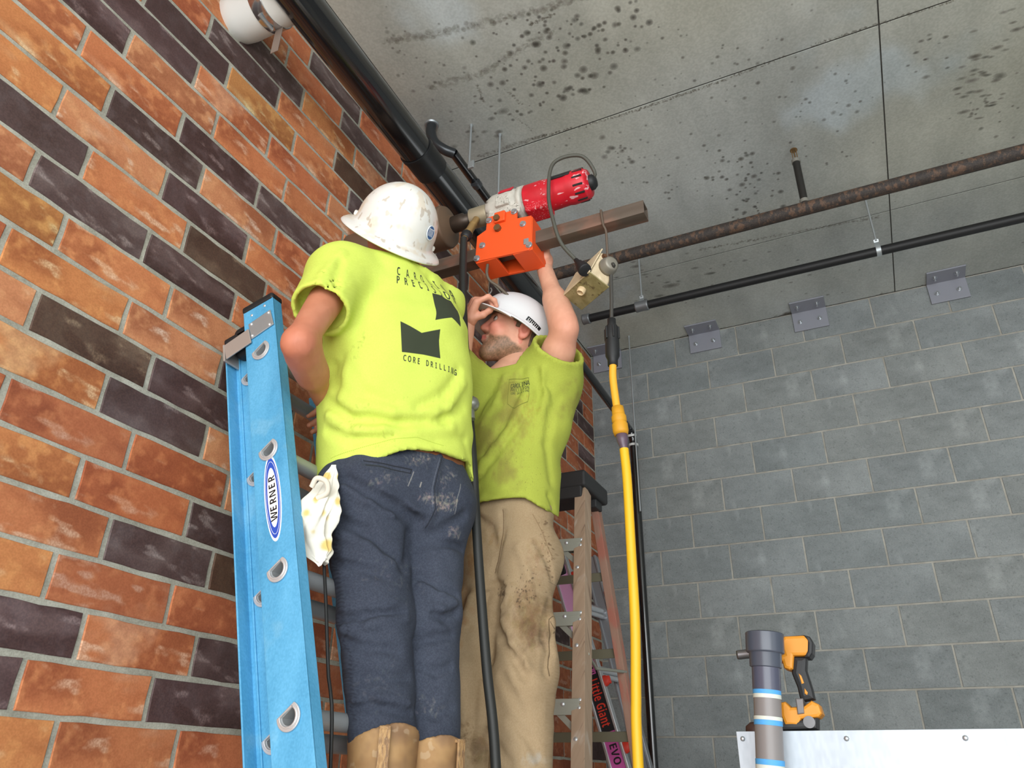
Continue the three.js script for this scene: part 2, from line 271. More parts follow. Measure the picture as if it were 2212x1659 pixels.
// -- concrete ceiling cast against boards, stained and spotted
{
  const SPAN = 4, S = 2048, rnd = rng(5), spots = [];
  const cluster = (px, py, rx, ry, n, s0, s1, st = 1, dark = 0.5) => { for (let i = 0; i < n; i++) { const a = rnd() * 6.283, q = Math.sqrt(rnd()), p = onY(px + rx * q * Math.cos(a), py + ry * q * Math.sin(a), CEIL); spots.push([p.x, p.z, lerp(s0, s1, rnd() ** 2), st, dark * (0.55 + 0.45 * rnd()), rnd() * 3]); } };
  cluster(1220, 120, 130, 90, 46, 0.008, 0.02); cluster(1160, 90, 150, 80, 30, 0.006, 0.014); cluster(1350, 60, 90, 60, 24, 0.007, 0.017); cluster(1100, 200, 80, 60, 18, 0.007, 0.016); cluster(1240, 180, 60, 40, 8, 0.01, 0.02);
  cluster(1340, 320, 50, 40, 14, 0.006, 0.018, 1, 0.4); cluster(1430, 360, 120, 70, 26, 0.005, 0.012, 1, 0.4); cluster(1600, 400, 90, 90, 42, 0.006, 0.016); cluster(1650, 420, 60, 60, 18, 0.007, 0.018);
  cluster(1760, 250, 110, 120, 22, 0.006, 0.013, 1, 0.42); cluster(1590, 200, 60, 160, 14, 0.006, 0.012, 1, 0.4); cluster(2120, 190, 55, 75, 36, 0.006, 0.013, 2.2, 0.36); cluster(2160, 60, 60, 60, 9, 0.007, 0.014, 2.2, 0.36); cluster(2030, 130, 70, 60, 14, 0.005, 0.012, 1.5, 0.4); cluster(2150, 250, 60, 60, 16, 0.006, 0.012, 1, 0.4);
  cluster(1020, 260, 90, 70, 16, 0.006, 0.02, 1.6, 0.36); cluster(900, 120, 120, 100, 22, 0.005, 0.013, 1, 0.3); cluster(1450, 200, 400, 160, 60, 0.004, 0.009, 1, 0.34); cluster(1400, 600, 160, 60, 22, 0.008, 0.03, 2.2, 0.3); cluster(1600, 600, 300, 60, 26, 0.006, 0.014, 1.4, 0.3);
  for (let i = 0; i < 260; i++) spots.push([rnd() * 4, rnd() * 4, lerp(0.003, 0.008, rnd() ** 2), 1, 0.22, 0]);
  const strokes = [];   // tape residue and damp edges on the concrete: [points, width, strength]
  const st = (w, a, ...pp) => strokes.push([pp.map((q) => onY(q[0], q[1], CEIL)), w, a]);
  st(0.03, 0.13, [830, 90], [960, 70], [1150, 25], [1300, -20]); st(0.03, 0.12, [920, 190], [1040, 160], [1200, 60]); st(0.014, 0.35, [1140, 55], [1200, 30]); st(0.012, 0.3, [1030, 180], [1046, 222]); st(0.012, 0.28, [1100, 200], [1125, 225]); st(0.008, 0.25, [1100, 245], [1150, 280]);
  st(0.012, 0.34, [1150, 300], [1340, 250], [1560, 175], [1700, 120]); st(0.012, 0.34, [1750, 100], [1920, 45], [2060, 0]); st(0.02, 0.2, [1030, 340], [1180, 290]);
  st(0.018, 0.18, [1510, 540], [1700, 505], [1900, 468]);
  for (let i = 0; i < 26; i++) { const x = 1290 + i * 36, y = 748 - (x - 1470) * 0.209 - 8 - rnd() * 16; st(0.02 + 0.03 * rnd(), 0.16 + 0.22 * rnd(), [x - 20 * rnd(), y + 6], [x + 30, y - 4]); }
  const tex = canvasTex(S, S, (c) => {
    const im = c.createImageData(S, S), d = im.data;
    for (let y = 0; y < S; y++) for (let x = 0; x < S; x++) {
      const u = x / S, v = y / S, k = (tfbm(u, v, 5, 5, 2, 5) - 0.5) * 52 + (tnoise(u, v, 600, 600, 9) - 0.5) * 16 + (tfbm(u, v, 40, 14, 33, 3) - 0.5) * 22, w = sstep(0.58, 0.8, tfbm(u, v, 9, 7, 12, 4)) * 22, i = (y * S + x) * 4;
      const warm = tfbm(u, v, 3, 3, 44, 3) - 0.5;
      d[i] = 180 + k + w * 0.6 + warm * 20; d[i + 1] = 183 + k + w * 0.9 + warm * 12; d[i + 2] = 176 + k + w * 1.3 - warm * 10; d[i + 3] = 255;
    }
    c.putImageData(im, 0, 0);
    const s = S / SPAN;
    for (const [pts, w, a] of strokes) { const r2 = rng(Math.round(pts[0].x * 1e4)); for (let i = 0; i + 1 < pts.length; i++) { const L = pts[i].distanceTo(pts[i + 1]), n = Math.ceil(L / 0.004); for (let k = 0; k < n; k++) { const t = (k + r2()) / n, x = lerp(pts[i].x, pts[i + 1].x, t) + (r2() - 0.5) * w, z = lerp(pts[i].z, pts[i + 1].z, t) + (r2() - 0.5) * w; c.fillStyle = `rgba(66,60,50,${Math.min(0.9, a * (0.3 + 0.7 * r2()) * 1.2)})`; c.beginPath(); c.ellipse(x * s, z * s, w * s * (0.15 + 0.5 * r2()), w * s * (0.1 + 0.3 * r2()), r2() * 3, 0, 7); c.fill(); } } }
    for (const [x, z, r, e, a, rot] of spots) { for (let q = 3; q >= 1; q--) { c.fillStyle = `rgba(40,36,30,${a * 0.55})`; c.beginPath(); c.ellipse(x * s, z * s, r * s * q / 3 * e, r * s * q / 3, e > 1 ? -0.1 : rot, 0, 7); c.fill(); } }
  });
  tex.wrapS = tex.wrapT = THREE.RepeatWrapping; tex.flipY = false;
  const m = mat('#ffffff', 0.9, { map: tex });
  const cl = setting('ceiling');
  part(cl, 'slab', box(-0.25, ROOM_X + 0.2, CEIL + 0.0035, CEIL + 0.25, -0.25, ROOM_Z + 0.2, 0), mat('#4a4844', 0.95));
  const zs = [0, 0.82, 2.04, 3.26, 4.48, 5.7, 6.92, ROOM_Z], xs = [0, 1.965, 4.4, ROOM_X];
  for (let i = 0; i + 1 < zs.length; i++) for (let j = 0; j + 1 < xs.length; j++) {
    const g = box(xs[j] + 0.003, xs[j + 1] - 0.003, CEIL, CEIL + 0.0045, zs[i] + 0.004, zs[i + 1] - 0.004, 0); setUV(g, (x, y, z) => [x / SPAN, z / SPAN]); part(cl, 'panel', g, m);
  }
}
// -- floor, far right wall and the wall with the open shopfront behind the photographer
{
  const texF = dataTex(512, 512, (u, v) => { const k = (tfbm(u, v, 6, 6, 91, 5) - 0.5) * 60; return [186 + k, 183 + k, 176 + k]; });
  const fl = box(-0.25, ROOM_X + 0.2, -0.2, 0, -0.25, ROOM_Z + 2.5, 0); setUV(fl, (x, y, z) => [x / 2, z / 2]); part(setting('floor'), 'slab', fl, mat('#ffffff', 0.9, { map: texF }));
  const grey = mat('#9a9d9c', 0.95);
  const wr = setting('wall_right'); part(wr, 'wall', box(ROOM_X, ROOM_X + 0.2, 0, CEIL, -0.25, 4.4, 0), grey); part(wr, 'pier', box(ROOM_X, ROOM_X + 0.2, 0, CEIL, 7.4, ROOM_Z + 0.2, 0), grey); part(wr, 'lintel', box(ROOM_X, ROOM_X + 0.2, 3.6, CEIL, 4.4, 7.4, 0), grey); part(wr, 'sill', box(ROOM_X, ROOM_X + 0.2, 0, 0.6, 4.4, 7.4, 0), grey);
  const wf = setting('wall_front');
  part(wf, 'lintel', box(-0.25, ROOM_X + 0.2, 4.08, CEIL, ROOM_Z, ROOM_Z + 0.2, 0), grey); part(wf, 'pier', box(-0.25, 0.3, 0, 4.08, ROOM_Z, ROOM_Z + 0.2, 0), grey); part(wf, 'pier', box(6.5, ROOM_X + 0.2, 0, 4.08, ROOM_Z, ROOM_Z + 0.2, 0), grey);
}

// ------------------------------------------------------------------ blue fibreglass extension ladder leaning on the bricks
const metal = (c, r = 0.35, m = 0.9) => mat(c, r, { metalness: m });
const M = {
  blue: mat('#3f9fd2', 0.5), alu: metal('#d2d4d6', 0.4, 0.6), rung: metal('#a9acae', 0.42, 0.35), galv: metal('#b9bfc2', 0.45, 0.75), blackPlastic: mat('#17181a', 0.55), steelDull: metal('#8b8a86', 0.5, 0.6),
  blackPipe: new THREE.MeshPhysicalMaterial({ color: '#101114', roughness: 0.2, clearcoat: 1, clearcoatRoughness: 0.12 }), rust: null, bolt: metal('#b8bcc0', 0.35, 0.8), dark: mat('#1c1b1a', 0.8), castIron: mat('#1b1c1e', 0.35),
};
{
  const streak = (base, alt, s) => dataTex(256, 512, (u, v) => { const k = (tfbm(u, v, 6, 3, s, 4) - 0.5) * 40 + (tnoise(u, v, 128, 256, s + 2) - 0.5) * 14, w = sstep(0.6, 0.8, tfbm(u, v, 5, 12, s + 7, 4)); const c = mixc(base, alt, w * 0.5); return [c[0] + k, c[1] + k, c[2] + k]; });
  M.blue.map = streak([84, 160, 202], [118, 174, 204], 7); M.blue.color.set('#ffffff');
  const s = 0.28534, o = V(0.2209, 2.5824, 3.2143), dn = V(Math.sin(s), -Math.cos(s), 0), n = V(-Math.cos(s), -Math.sin(s), 0), up = dn.clone().negate(), out = n.clone().negate();
  const L = thing('extension_ladder', 'blue fibreglass extension ladder with round-edged silver rung ends leaning on brick wall', 'ladder', V(0.85, 0, 3.0));
  // D-shaped rung section, its flat tread level; axes: out (towards the climber), up (along the rail)
  const dsec = (r, k = 0) => { const p = []; for (let i = 0; i <= 24; i++) { const a = Math.PI * (1 - 0.17 + 1.34 * i / 24); p.push([Math.cos(a) * r, Math.sin(a) * r]); } const c = Math.cos(0.42), w = Math.sin(0.42); return p.map(([x, y]) => [x * c - y * w, x * w + y * c]); };
  const web = (org, w, lenUp, lenDn, holes, thick, dz) => prism([[-w / 2, -lenDn], [w / 2, -lenDn], [w / 2, lenUp], [-w / 2, lenUp]], add(org, Z1, dz - thick), out, up, thick, 0.0008, holes.map((h) => dsec(0.0195).map(([x, y]) => [x, y + h])));
  const bar = (org, off, lenUp, lenDn, z0, z1, t) => obox(add(add(add(org, out, off), up, (lenUp - lenDn) / 2), Z1, (z0 + z1) / 2), out, up, Z1, t, lenUp + lenDn, z1 - z0, 0.0025);
  const uvRail = (g) => setUV(g, (x, y, z) => [(x + z) * 3, y * 1.2]);
  const FL = 0.30, BL = 0.385;                                    // widths of the upper and lower sections
  // upper (fly) section: four channel faces
  const hs = (k0, k1) => { const r = []; for (let k = k0; k <= k1; k++) r.push(-0.305 * k); return r; };
  const flyUp = 0.162, flyDn = 1.90, oF = o;
  const rail1 = part(L, 'rail', uvRail(merge([web(oF, 0.1, flyUp, flyDn, hs(0, 6), 0.005, 0), bar(oF, 0.0475, flyUp, flyDn, -0.036, 0, 0.005), bar(oF, -0.0475, flyUp, flyDn, -0.036, 0, 0.005)])), M.blue);
  const oR = add(oF, Z1, -BL - 0.035);
  part(L, 'rail', uvRail(merge([web(oR, 0.1, flyUp, flyDn, [], 0.005, 0.005), bar(oR, 0.0475, flyUp, flyDn, 0, 0.036, 0.005), bar(oR, -0.0475, flyUp, flyDn, 0, 0.036, 0.005)])), M.blue);
  // lower (base) section behind it, nearer the wall
  const oB = add(add(add(o, n, 0.0801), dn, 0.016), Z1, -0.0475), oB2 = add(oB, Z1, -BL + 0.06), bUp = 0.115, bDn = 2.62;
  part(L, 'rail', uvRail(merge([web(oB, 0.1, bUp, bDn, hs(0, 8), 0.005, 0), bar(oB, 0.0475, bUp, bDn, -0.004, 0.03, 0.005), bar(oB, -0.0475, bUp, bDn, -0.004, 0.036, 0.005), bar(oB, -0.032, bUp, bDn, 0, 0.004, 0.006)])), M.blue);
  part(L, 'rail', uvRail(merge([web(oB2, 0.1, bUp, bDn, [], 0.005, 0.005), bar(oB2, 0.0475, bUp, bDn, -0.03, 0.004, 0.005), bar(oB2, -0.0475, bUp, bDn, -0.036, 0.004, 0.005)])), M.blue);
  const rung = (org, k, len) => { const c = add(org, dn, 0.305 * k), oo = dsec(0.0195), ii = dsec(0.0165); const a = prism(oo, add(c, Z1, -len), out, up, len + 0.001, 0, [ii]); return a; };
  const flare = (org, k) => { const c = add(org, dn, 0.305 * k), g = prism(dsec(0.0282), add(c, Z1, 0.0002), out, up, 0.0045, 0.0018, [dsec(0.0185)]), h = prism(dsec(0.0225), add(c, Z1, 0.003), out, up, 0.0035, 0.0012, [dsec(0.0185)]); return merge([g, h]); };
  for (let k = 0; k <= 6; k++) { const r = part(L, 'rung', rung(oF, k, BL + 0.03), M.rung); part(r, 'rung_end', flare(oF, k), M.alu); }
  for (let k = 0; k <= 8; k++) { const r = part(L, 'rung', rung(oB, k, BL - 0.065), M.rung); part(r, 'rung_end', flare(oB, k), M.alu); }
  // end caps, brackets with rivets
  part(L, 'end_cap', merge([obox(add(add(oF, up, flyUp + 0.004), Z1, -0.018), out, up, Z1, 0.106, 0.022, 0.044, 0.008, 3), obox(add(add(add(oF, up, flyUp - 0.03), Z1, -0.03), n, 0.03), out, up, Z1, 0.07, 0.07, 0.05, 0.02, 3)]), M.blackPlastic);
  part(L, 'end_cap', obox(add(add(oR, up, flyUp + 0.004), Z1, 0.018), out, up, Z1, 0.106, 0.022, 0.044, 0.008, 3), M.blackPlastic);
  part(L, 'end_cap', merge([obox(add(add(add(oB, up, bUp - 0.01), n, -0.012), Z1, 0.012), out, up, Z1, 0.075, 0.1, 0.05, 0.022, 3), obox(add(add(oB, up, bUp + 0.01), Z1, 0.012), out, up, Z1, 0.106, 0.02, 0.05, 0.008, 3)]), M.blackPlastic);
  const plate = (c, w, h, z) => obox(add(c, Z1, z), add(out, up, 0.12), up, Z1, w, h, 0.004, 0.0015);
  const br = part(L, 'guide_bracket', merge([plate(add(add(oF, up, 0.083), out, 0.008), 0.075, 0.055, 0.003)]), M.galv);
  for (const q of [[-0.022, 0.06], [0.036, 0.065], [-0.022, 0.1], [0.036, 0.106]].map(([a, b]) => lathe([[0.0045, 0], [0.004, 0.0015], [0.0015, 0.003], [0, 0.0032]], add(add(add(oF, out, a), up, b), Z1, 0.005), Z1, 12))) part(br, 'rivet', q, M.alu);
  part(L, 'guide_bracket', merge([plate(add(add(oF, up, 0.058), n, 0.07), 0.085, 0.05, 0.006), obox(add(add(add(oF, up, 0.052), n, 0.115), Z1, -0.02), out, up, Z1, 0.006, 0.055, 0.06, 0.002)]), metal('#b3a8a0', 0.5, 0.5));
  for (const q of [[-0.022, 0.135], [0.022, 0.143]].map(([a, b]) => lathe([[0.004, 0], [0.0035, 0.0012], [0, 0.0022]], add(add(add(oF, out, a), up, b), Z1, 0.0003), Z1, 12))) part(rail1, 'rivet', q, M.alu);
  for (const q of [oB, oB2]) part(L, 'foot', obox(add(add(q, dn, bDn + 0.02), Z1, 0.0), out, up, Z1, 0.12, 0.05, 0.06, 0.01), M.blackPlastic);
  // printed oval badge
  const bw = 0.047, bhh = 0.222, tex = canvasTex(256, 1200, (c, w, h) => {
    c.fillStyle = '#e8eef5'; c.fillRect(0, 0, w, h);
    c.fillStyle = '#2c50b4'; c.beginPath(); c.ellipse(w / 2, h / 2, w * 0.44, h * 0.465, 0, 0, 7); c.fill();
    c.fillStyle = '#f4f6f6'; c.beginPath(); c.ellipse(w / 2, h / 2, w * 0.30, h * 0.345, 0, 0, 7); c.fill();
    c.strokeStyle = '#f4f6f6'; c.lineWidth = 5; c.beginPath(); c.ellipse(w / 2, h / 2, w * 0.395, h * 0.42, 0, 0, 7); c.stroke();
    c.save(); c.translate(w / 2, h / 2 + 6); c.rotate(-Math.PI / 2); c.fillStyle = '#101216'; c.textAlign = 'center'; c.textBaseline = 'middle'; c.font = 'bold 140px sans-serif';
    const word = 'WERNER', adv = 104; [...word].forEach((ch, i) => c.fillText(ch, (i - 2.5) * adv, 0)); c.restore();
  });
  const ep = []; for (let i = 0; i < 48; i++) { const a = i / 48 * Math.PI * 2; ep.push([Math.cos(a) * bw / 2, Math.sin(a) * bhh / 2]); }
  const bc = add(add(o, dn, 0.433), out, 0.0015), bo = add(bc, Z1, 0.0004), bg = prism(ep, bo, out, up, 0.0012);
  setUV(bg, (x, y, z) => { const p = sub(V(x, y, z), bc); return [p.dot(out) / bw + 0.5, p.dot(up) / bhh + 0.5]; });
  part(rail1, 'badge', bg, mat('#ffffff', 0.4, { map: tex }), 'white and blue oval badge with black capitals');
}
{
  const c = thing('hanging_cable', 'thin black cable looped over a rung of the blue ladder', 'cable', V(0.45, 0.01, 3.1));
  part(c, 'cable', tube([at(692, 1078, 1.86), at(694, 1074, 1.83), at(696, 1090, 1.80), at(699, 1200, 1.775), at(704, 1300, 1.745), at(709, 1450, 1.72), at(716, 1600, 1.70), V(0.53, 1.2, 3.1), V(0.53, 0.4, 3.12), V(0.53, 0.012, 3.13)], 0.0038, 80, 8), mat('#161616', 0.6));
}
// ------------------------------------------------------------------ tan stepladder with a black top, behind the second worker
{
  const texT = dataTex(256, 1024, (u, v) => { const k = (tfbm(u, v, 8, 4, 3, 4) - 0.5) * 34, g = sstep(0.62, 0.75, tfbm(u, v, 20, 6, 17, 4)), s = sstep(0.66, 0.8, tfbm(u, v, 5, 9, 37, 4)); let c = [178 + k, 152 + k, 128 + k]; c = mixc(c, [120, 96, 80], g * 0.6); return mixc(c, [206, 196, 186], s * 0.5); });
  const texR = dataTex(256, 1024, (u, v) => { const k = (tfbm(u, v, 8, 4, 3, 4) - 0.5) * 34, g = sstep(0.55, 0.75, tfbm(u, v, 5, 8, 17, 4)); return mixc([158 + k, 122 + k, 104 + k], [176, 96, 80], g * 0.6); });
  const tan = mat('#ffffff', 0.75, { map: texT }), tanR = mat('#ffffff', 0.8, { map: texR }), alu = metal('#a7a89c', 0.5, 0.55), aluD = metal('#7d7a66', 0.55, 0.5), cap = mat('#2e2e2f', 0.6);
  const S = thing('stepladder', 'tan stepladder with black plastic top cap and riveted aluminium steps', 'ladder', V(0.35, 0, 1.7));
  const fT = V(0.505, 2.70, 1.56), fB = V(0.80, 0, 2.58), rT = V(0.476, 2.74, 1.36), rB = V(0.76, 0, 1.16);
  const LX = 0.215, uvT = (g) => setUV(g, (x, y, z) => [(x + z) * 4, y * 0.9]);
  const chan = (a, b, w, d, sgn) => { const dir = nrm(sub(b, a)), side = nrm(V(1, 0, 0).addScaledVector(dir, -dir.x)), fr = nrm(cross(side, dir)), c = add(a, sub(b, a), 0.5), len = a.distanceTo(b); return merge([obox(c, side, dir, fr, 0.006, len, d, 0.002), obox(add(add(c, side, -sgn * w / 2), fr, d / 2 - 0.003), side, dir, fr, w, len, 0.006, 0.002), obox(add(add(c, side, -sgn * w / 2), fr, -d / 2 + 0.003), side, dir, fr, w, len, 0.006, 0.002)]); };
  const mir = (p) => V(2 * LX - p.x + 0.0, p.y, p.z);
  const lT = V(0.16, fT.y, fT.z + 0.06), lB = V(0.05, 0, 2.62), rlT = V(0.17, rT.y, rT.z + 0.04), rlB = V(0.06, 0, 1.02);
  part(S, 'front_rail', uvT(chan(fT, fB, 0.044, 0.075, 1)), tan); part(S, 'front_rail', uvT(chan(lT, lB, 0.044, 0.075, -1)), tan);
  part(S, 'rear_rail', uvT(chan(rT, rB, 0.03, 0.05, 1)), tanR); part(S, 'rear_rail', uvT(chan(rlT, rlB, 0.03, 0.05, -1)), tanR);
  const onL = (a, b, y) => add(a, sub(b, a), (a.y - y) / (a.y - b.y));
  part(S, 'top_cap', merge([box(0.13, 0.52, 2.70, 2.775, 1.33, 1.625, 0.014), box(0.14, 0.5, 2.655, 2.71, 1.575, 1.62, 0.008), box(0.135, 0.2, 2.64, 2.72, 1.34, 1.6, 0.008), box(0.455, 0.5, 2.665, 2.72, 1.36, 1.44, 0.006)]), cap);
  for (let k = 0; k < 7; k++) {
    const y = 2.43 - 0.305 * k, a = onL(fT, fB, y), b = onL(lT, lB, y), c = lerp3(a, b, 0.5), dx = nrm(sub(b, a)), len = a.distanceTo(b) - 0.03, bk = nrm(cross(dx, Y1));
    const st = part(S, 'step', merge([obox(add(c, Y1, 0.012), dx, Y1, Z1, len, 0.004, 0.08, 0.001), obox(add(c, Z1, 0.038), dx, Y1, Z1, len, 0.05, 0.004, 0.001), obox(add(c, Z1, -0.036), dx, Y1, Z1, len, 0.028, 0.004, 0.001)]), alu);
    part(st, 'gusset', obox(add(add(a, dx, 0.055), V(0, -0.05, 0.03)), add(dx, Y1, 0.95), Z1, Y1, 0.12, 0.004, 0.02, 0.001), alu); part(st, 'gusset', obox(add(add(b, dx, -0.055), V(0, -0.05, 0.03)), add(dx.clone().negate(), Y1, 0.95), Z1, Y1, 0.12, 0.004, 0.02, 0.001), alu);
    const fr = nrm(V(0, 0.35, 1)), rv = [];
    for (const [p, q] of [[a, 1], [b, -1]]) for (const dy of [0.012, -0.016, -0.125]) rv.push(lathe([[0.0085, 0], [0.0075, 0.003], [0.004, 0.0055], [0, 0.0062]], add(add(add(p, dx, 0.016 * q), V(0, dy, 0)), fr, 0.032 - dy * 0.36), fr, 14));
    rv.push(lathe([[0.0075, 0], [0.006, 0.003], [0, 0.005]], add(add(a, dx, 0.07), V(0, 0.008, 0.041)), Z1, 12));
    for (const q of rv) part(st, 'rivet', q, M.alu);
  }
  for (let k = 0; k < 7; k++) { const y = 2.385 - 0.312 * k, a = onL(rT, rB, y), b = onL(rlT, rlB, y), c = lerp3(a, b, 0.5), dx = nrm(sub(b, a)), len = a.distanceTo(b) - 0.02; part(S, 'rear_brace', merge([obox(c, dx, Y1, Z1, len, 0.036, 0.004, 0.001), obox(add(c, V(0, 0.018, -0.02)), dx, Y1, Z1, len, 0.004, 0.04, 0.001)]), aluD); }
  part(S, 'spreader', merge([cyl(onL(fT, fB, 2.0), V(0.53, 1.98, 1.6), 0.006), cyl(V(0.53, 1.98, 1.6), onL(rT, rB, 2.0), 0.006)]), alu);
}
function lerp3(a, b, t) { return a.clone().lerp(b, t); }
// ------------------------------------------------------------------ aluminium multi-position ladder in the corner, pink and black stickers
{
  const S = thing('aluminium_ladder', 'silver aluminium ladder with pink and black stickers leaning in brick corner', 'ladder', V(0.65, 0, 0.9));
  const alu = metal('#d5d7da', 0.3, 0.75), grey = metal('#9fa1a6', 0.4, 0.6), red = mat('#d33420', 0.5);
  const dirOf = (a, b) => nrm(sub(b, a));
  const railFrom = (a, b, w, d) => { const dir = dirOf(a, b), ex = nrm(cross(dir, Z1)), c = lerp3(a, b, 0.5), len = a.distanceTo(b); return merge([obox(c, ex, dir, Z1, w - 0.012, len, d * 0.5, 0.002), obox(add(c, ex, w / 2 - 0.006), ex, dir, Z1, 0.013, len, d, 0.003), obox(add(c, ex, -w / 2 + 0.006), ex, dir, Z1, 0.013, len, d, 0.003)]); };
  const ext = (a, b) => { const d = dirOf(a, b); return add(b, d, b.y / -d.y - 0.0); };
  const a1 = at(1206, 1205, 3.75), b1 = at(1338, 1659, 3.62), g1 = ext(a1, b1); g1.z = b1.z + 0.03;
  const a2 = at(1275, 1205, 4.0), b2 = at(1392, 1659, 3.86), g2 = ext(a2, b2);
  const r1 = part(S, 'rail', railFrom(a1, g1, 0.085, 0.04), alu), r2 = part(S, 'rail', railFrom(a2, g2, 0.07, 0.04), grey);
  const dir = dirOf(a1, g1), ex = nrm(cross(dir, Z1)); if (ex.x < 0) ex.negate();
  const k = (a, y) => add(a, dir, (a.y - y) / -dir.y);
  for (let y = 2.36; y > 0.15; y -= 0.3) { const p = k(a1, y), d2 = dirOf(a2, g2), q = add(a2, d2, (a2.y - y) / -d2.y); part(S, 'rung', merge([cyl(p, q, 0.017, 0.017, 14), cyl(add(p, dir, 0.03), add(q, dir, 0.03), 0.012, 0.012, 12)]), alu); }
  // stickers on the near rail: pink band, lettered black band, pink band
  const lab = canvasTex(2048, 112, (c, w, h) => {
    c.fillStyle = '#e6a8d2'; c.fillRect(0, 0, w, h); c.fillStyle = '#d35aa8'; c.fillRect(w * 0.34, 0, w * 0.1, h);
    c.fillStyle = '#1c1a1e'; c.fillRect(w * 0.43, 0, w * 0.26, h); c.fillStyle = '#d35aa8'; c.fillRect(w * 0.69, 0, w * 0.31, h);
    c.strokeStyle = '#d35aa8'; c.lineWidth = 10; c.strokeRect(w * 0.44, 24, 28, 60); c.strokeRect(w * 0.46, 24, 18, 60);
    c.fillStyle = '#e23a26'; c.font = 'bold 104px sans-serif'; c.textBaseline = 'middle'; c.textAlign = 'center'; c.save(); c.translate(w * 0.578, h / 2 + 2); c.scale(0.66, 1); c.fillText('Little Giant', 0, 0); c.restore();
    c.fillStyle = '#1c1a1e'; c.font = 'bold 84px sans-serif'; c.fillText('EVO', w * 0.77, h / 2);
  });
  const l0 = a1.clone().addScaledVector(dir, 0.05), len = 1.12, lw = 0.062, lc = add(add(l0, dir, len / 2), Z1, 0.0115), lg = obox(lc, dir, ex, Z1, len, lw, 0.0016, 0);
  setUV(lg, (x, y, z) => { const p = sub(V(x, y, z), lc); return [p.dot(dir) / len + 0.5, p.dot(ex) / lw + 0.5]; }); part(r1, 'sticker', lg, mat('#ffffff', 0.45, { map: lab }), 'pink and black sticker with red lettering');
  const d2 = dirOf(a2, g2), ex2 = nrm(cross(d2, Z1)); if (ex2.x < 0) ex2.negate();
  const l2 = add(add(a2, d2, 0.62), Z1, 0.0115);
  part(r2, 'sticker', obox(l2, d2, ex2, Z1, 0.05, 0.042, 0.0016, 0), mat('#dcdcdc', 0.5, { map: canvasTex(64, 64, (c) => { c.fillStyle = '#dcdcdc'; c.fillRect(0, 0, 64, 64); c.fillStyle = '#5a5a5a'; c.fillRect(16, 14, 30, 34); c.fillStyle = '#b8b8b8'; for (let i = 0; i < 6; i++) c.fillRect(18, 18 + i * 5, 26, 2); }) }), 'small white label');
  for (const y of [2.47, 1.99, 1.72]) part(S, 'lock_tab', merge([lathe([[0.0, 0], [0.024, 0.0], [0.024, 0.012], [0.014, 0.02], [0, 0.02]], add(add(k(a1, y), Z1, -0.012), ex, 0.045), Z1, 16), obox(add(add(k(a1, y), Z1, -0.01), ex, 0.05), dir, ex, Z1, 0.035, 0.04, 0.02, 0.005)]), red);
  const hub = k(a2, 2.43); part(S, 'hinge', merge([lathe([[0.0, 0], [0.036, 0], [0.036, 0.014], [0.026, 0.02], [0, 0.02]], add(hub, ex, 0.02), ex, 20)]), red); part(S, 'hinge_hub', lathe([[0, 0], [0.022, 0], [0.018, 0.012], [0, 0.014]], add(hub, ex, 0.04), ex, 16), M.blackPlastic);
  part(S, 'top_hinge', merge([obox(add(a1, dir, 0.05), Z1, dir, ex, 0.04, 0.09, 0.046, 0.008), lathe([[0, 0], [0.03, 0], [0.026, 0.02], [0, 0.022]], add(a1, ex, 0.02), ex, 18)]), M.blackPlastic);
}

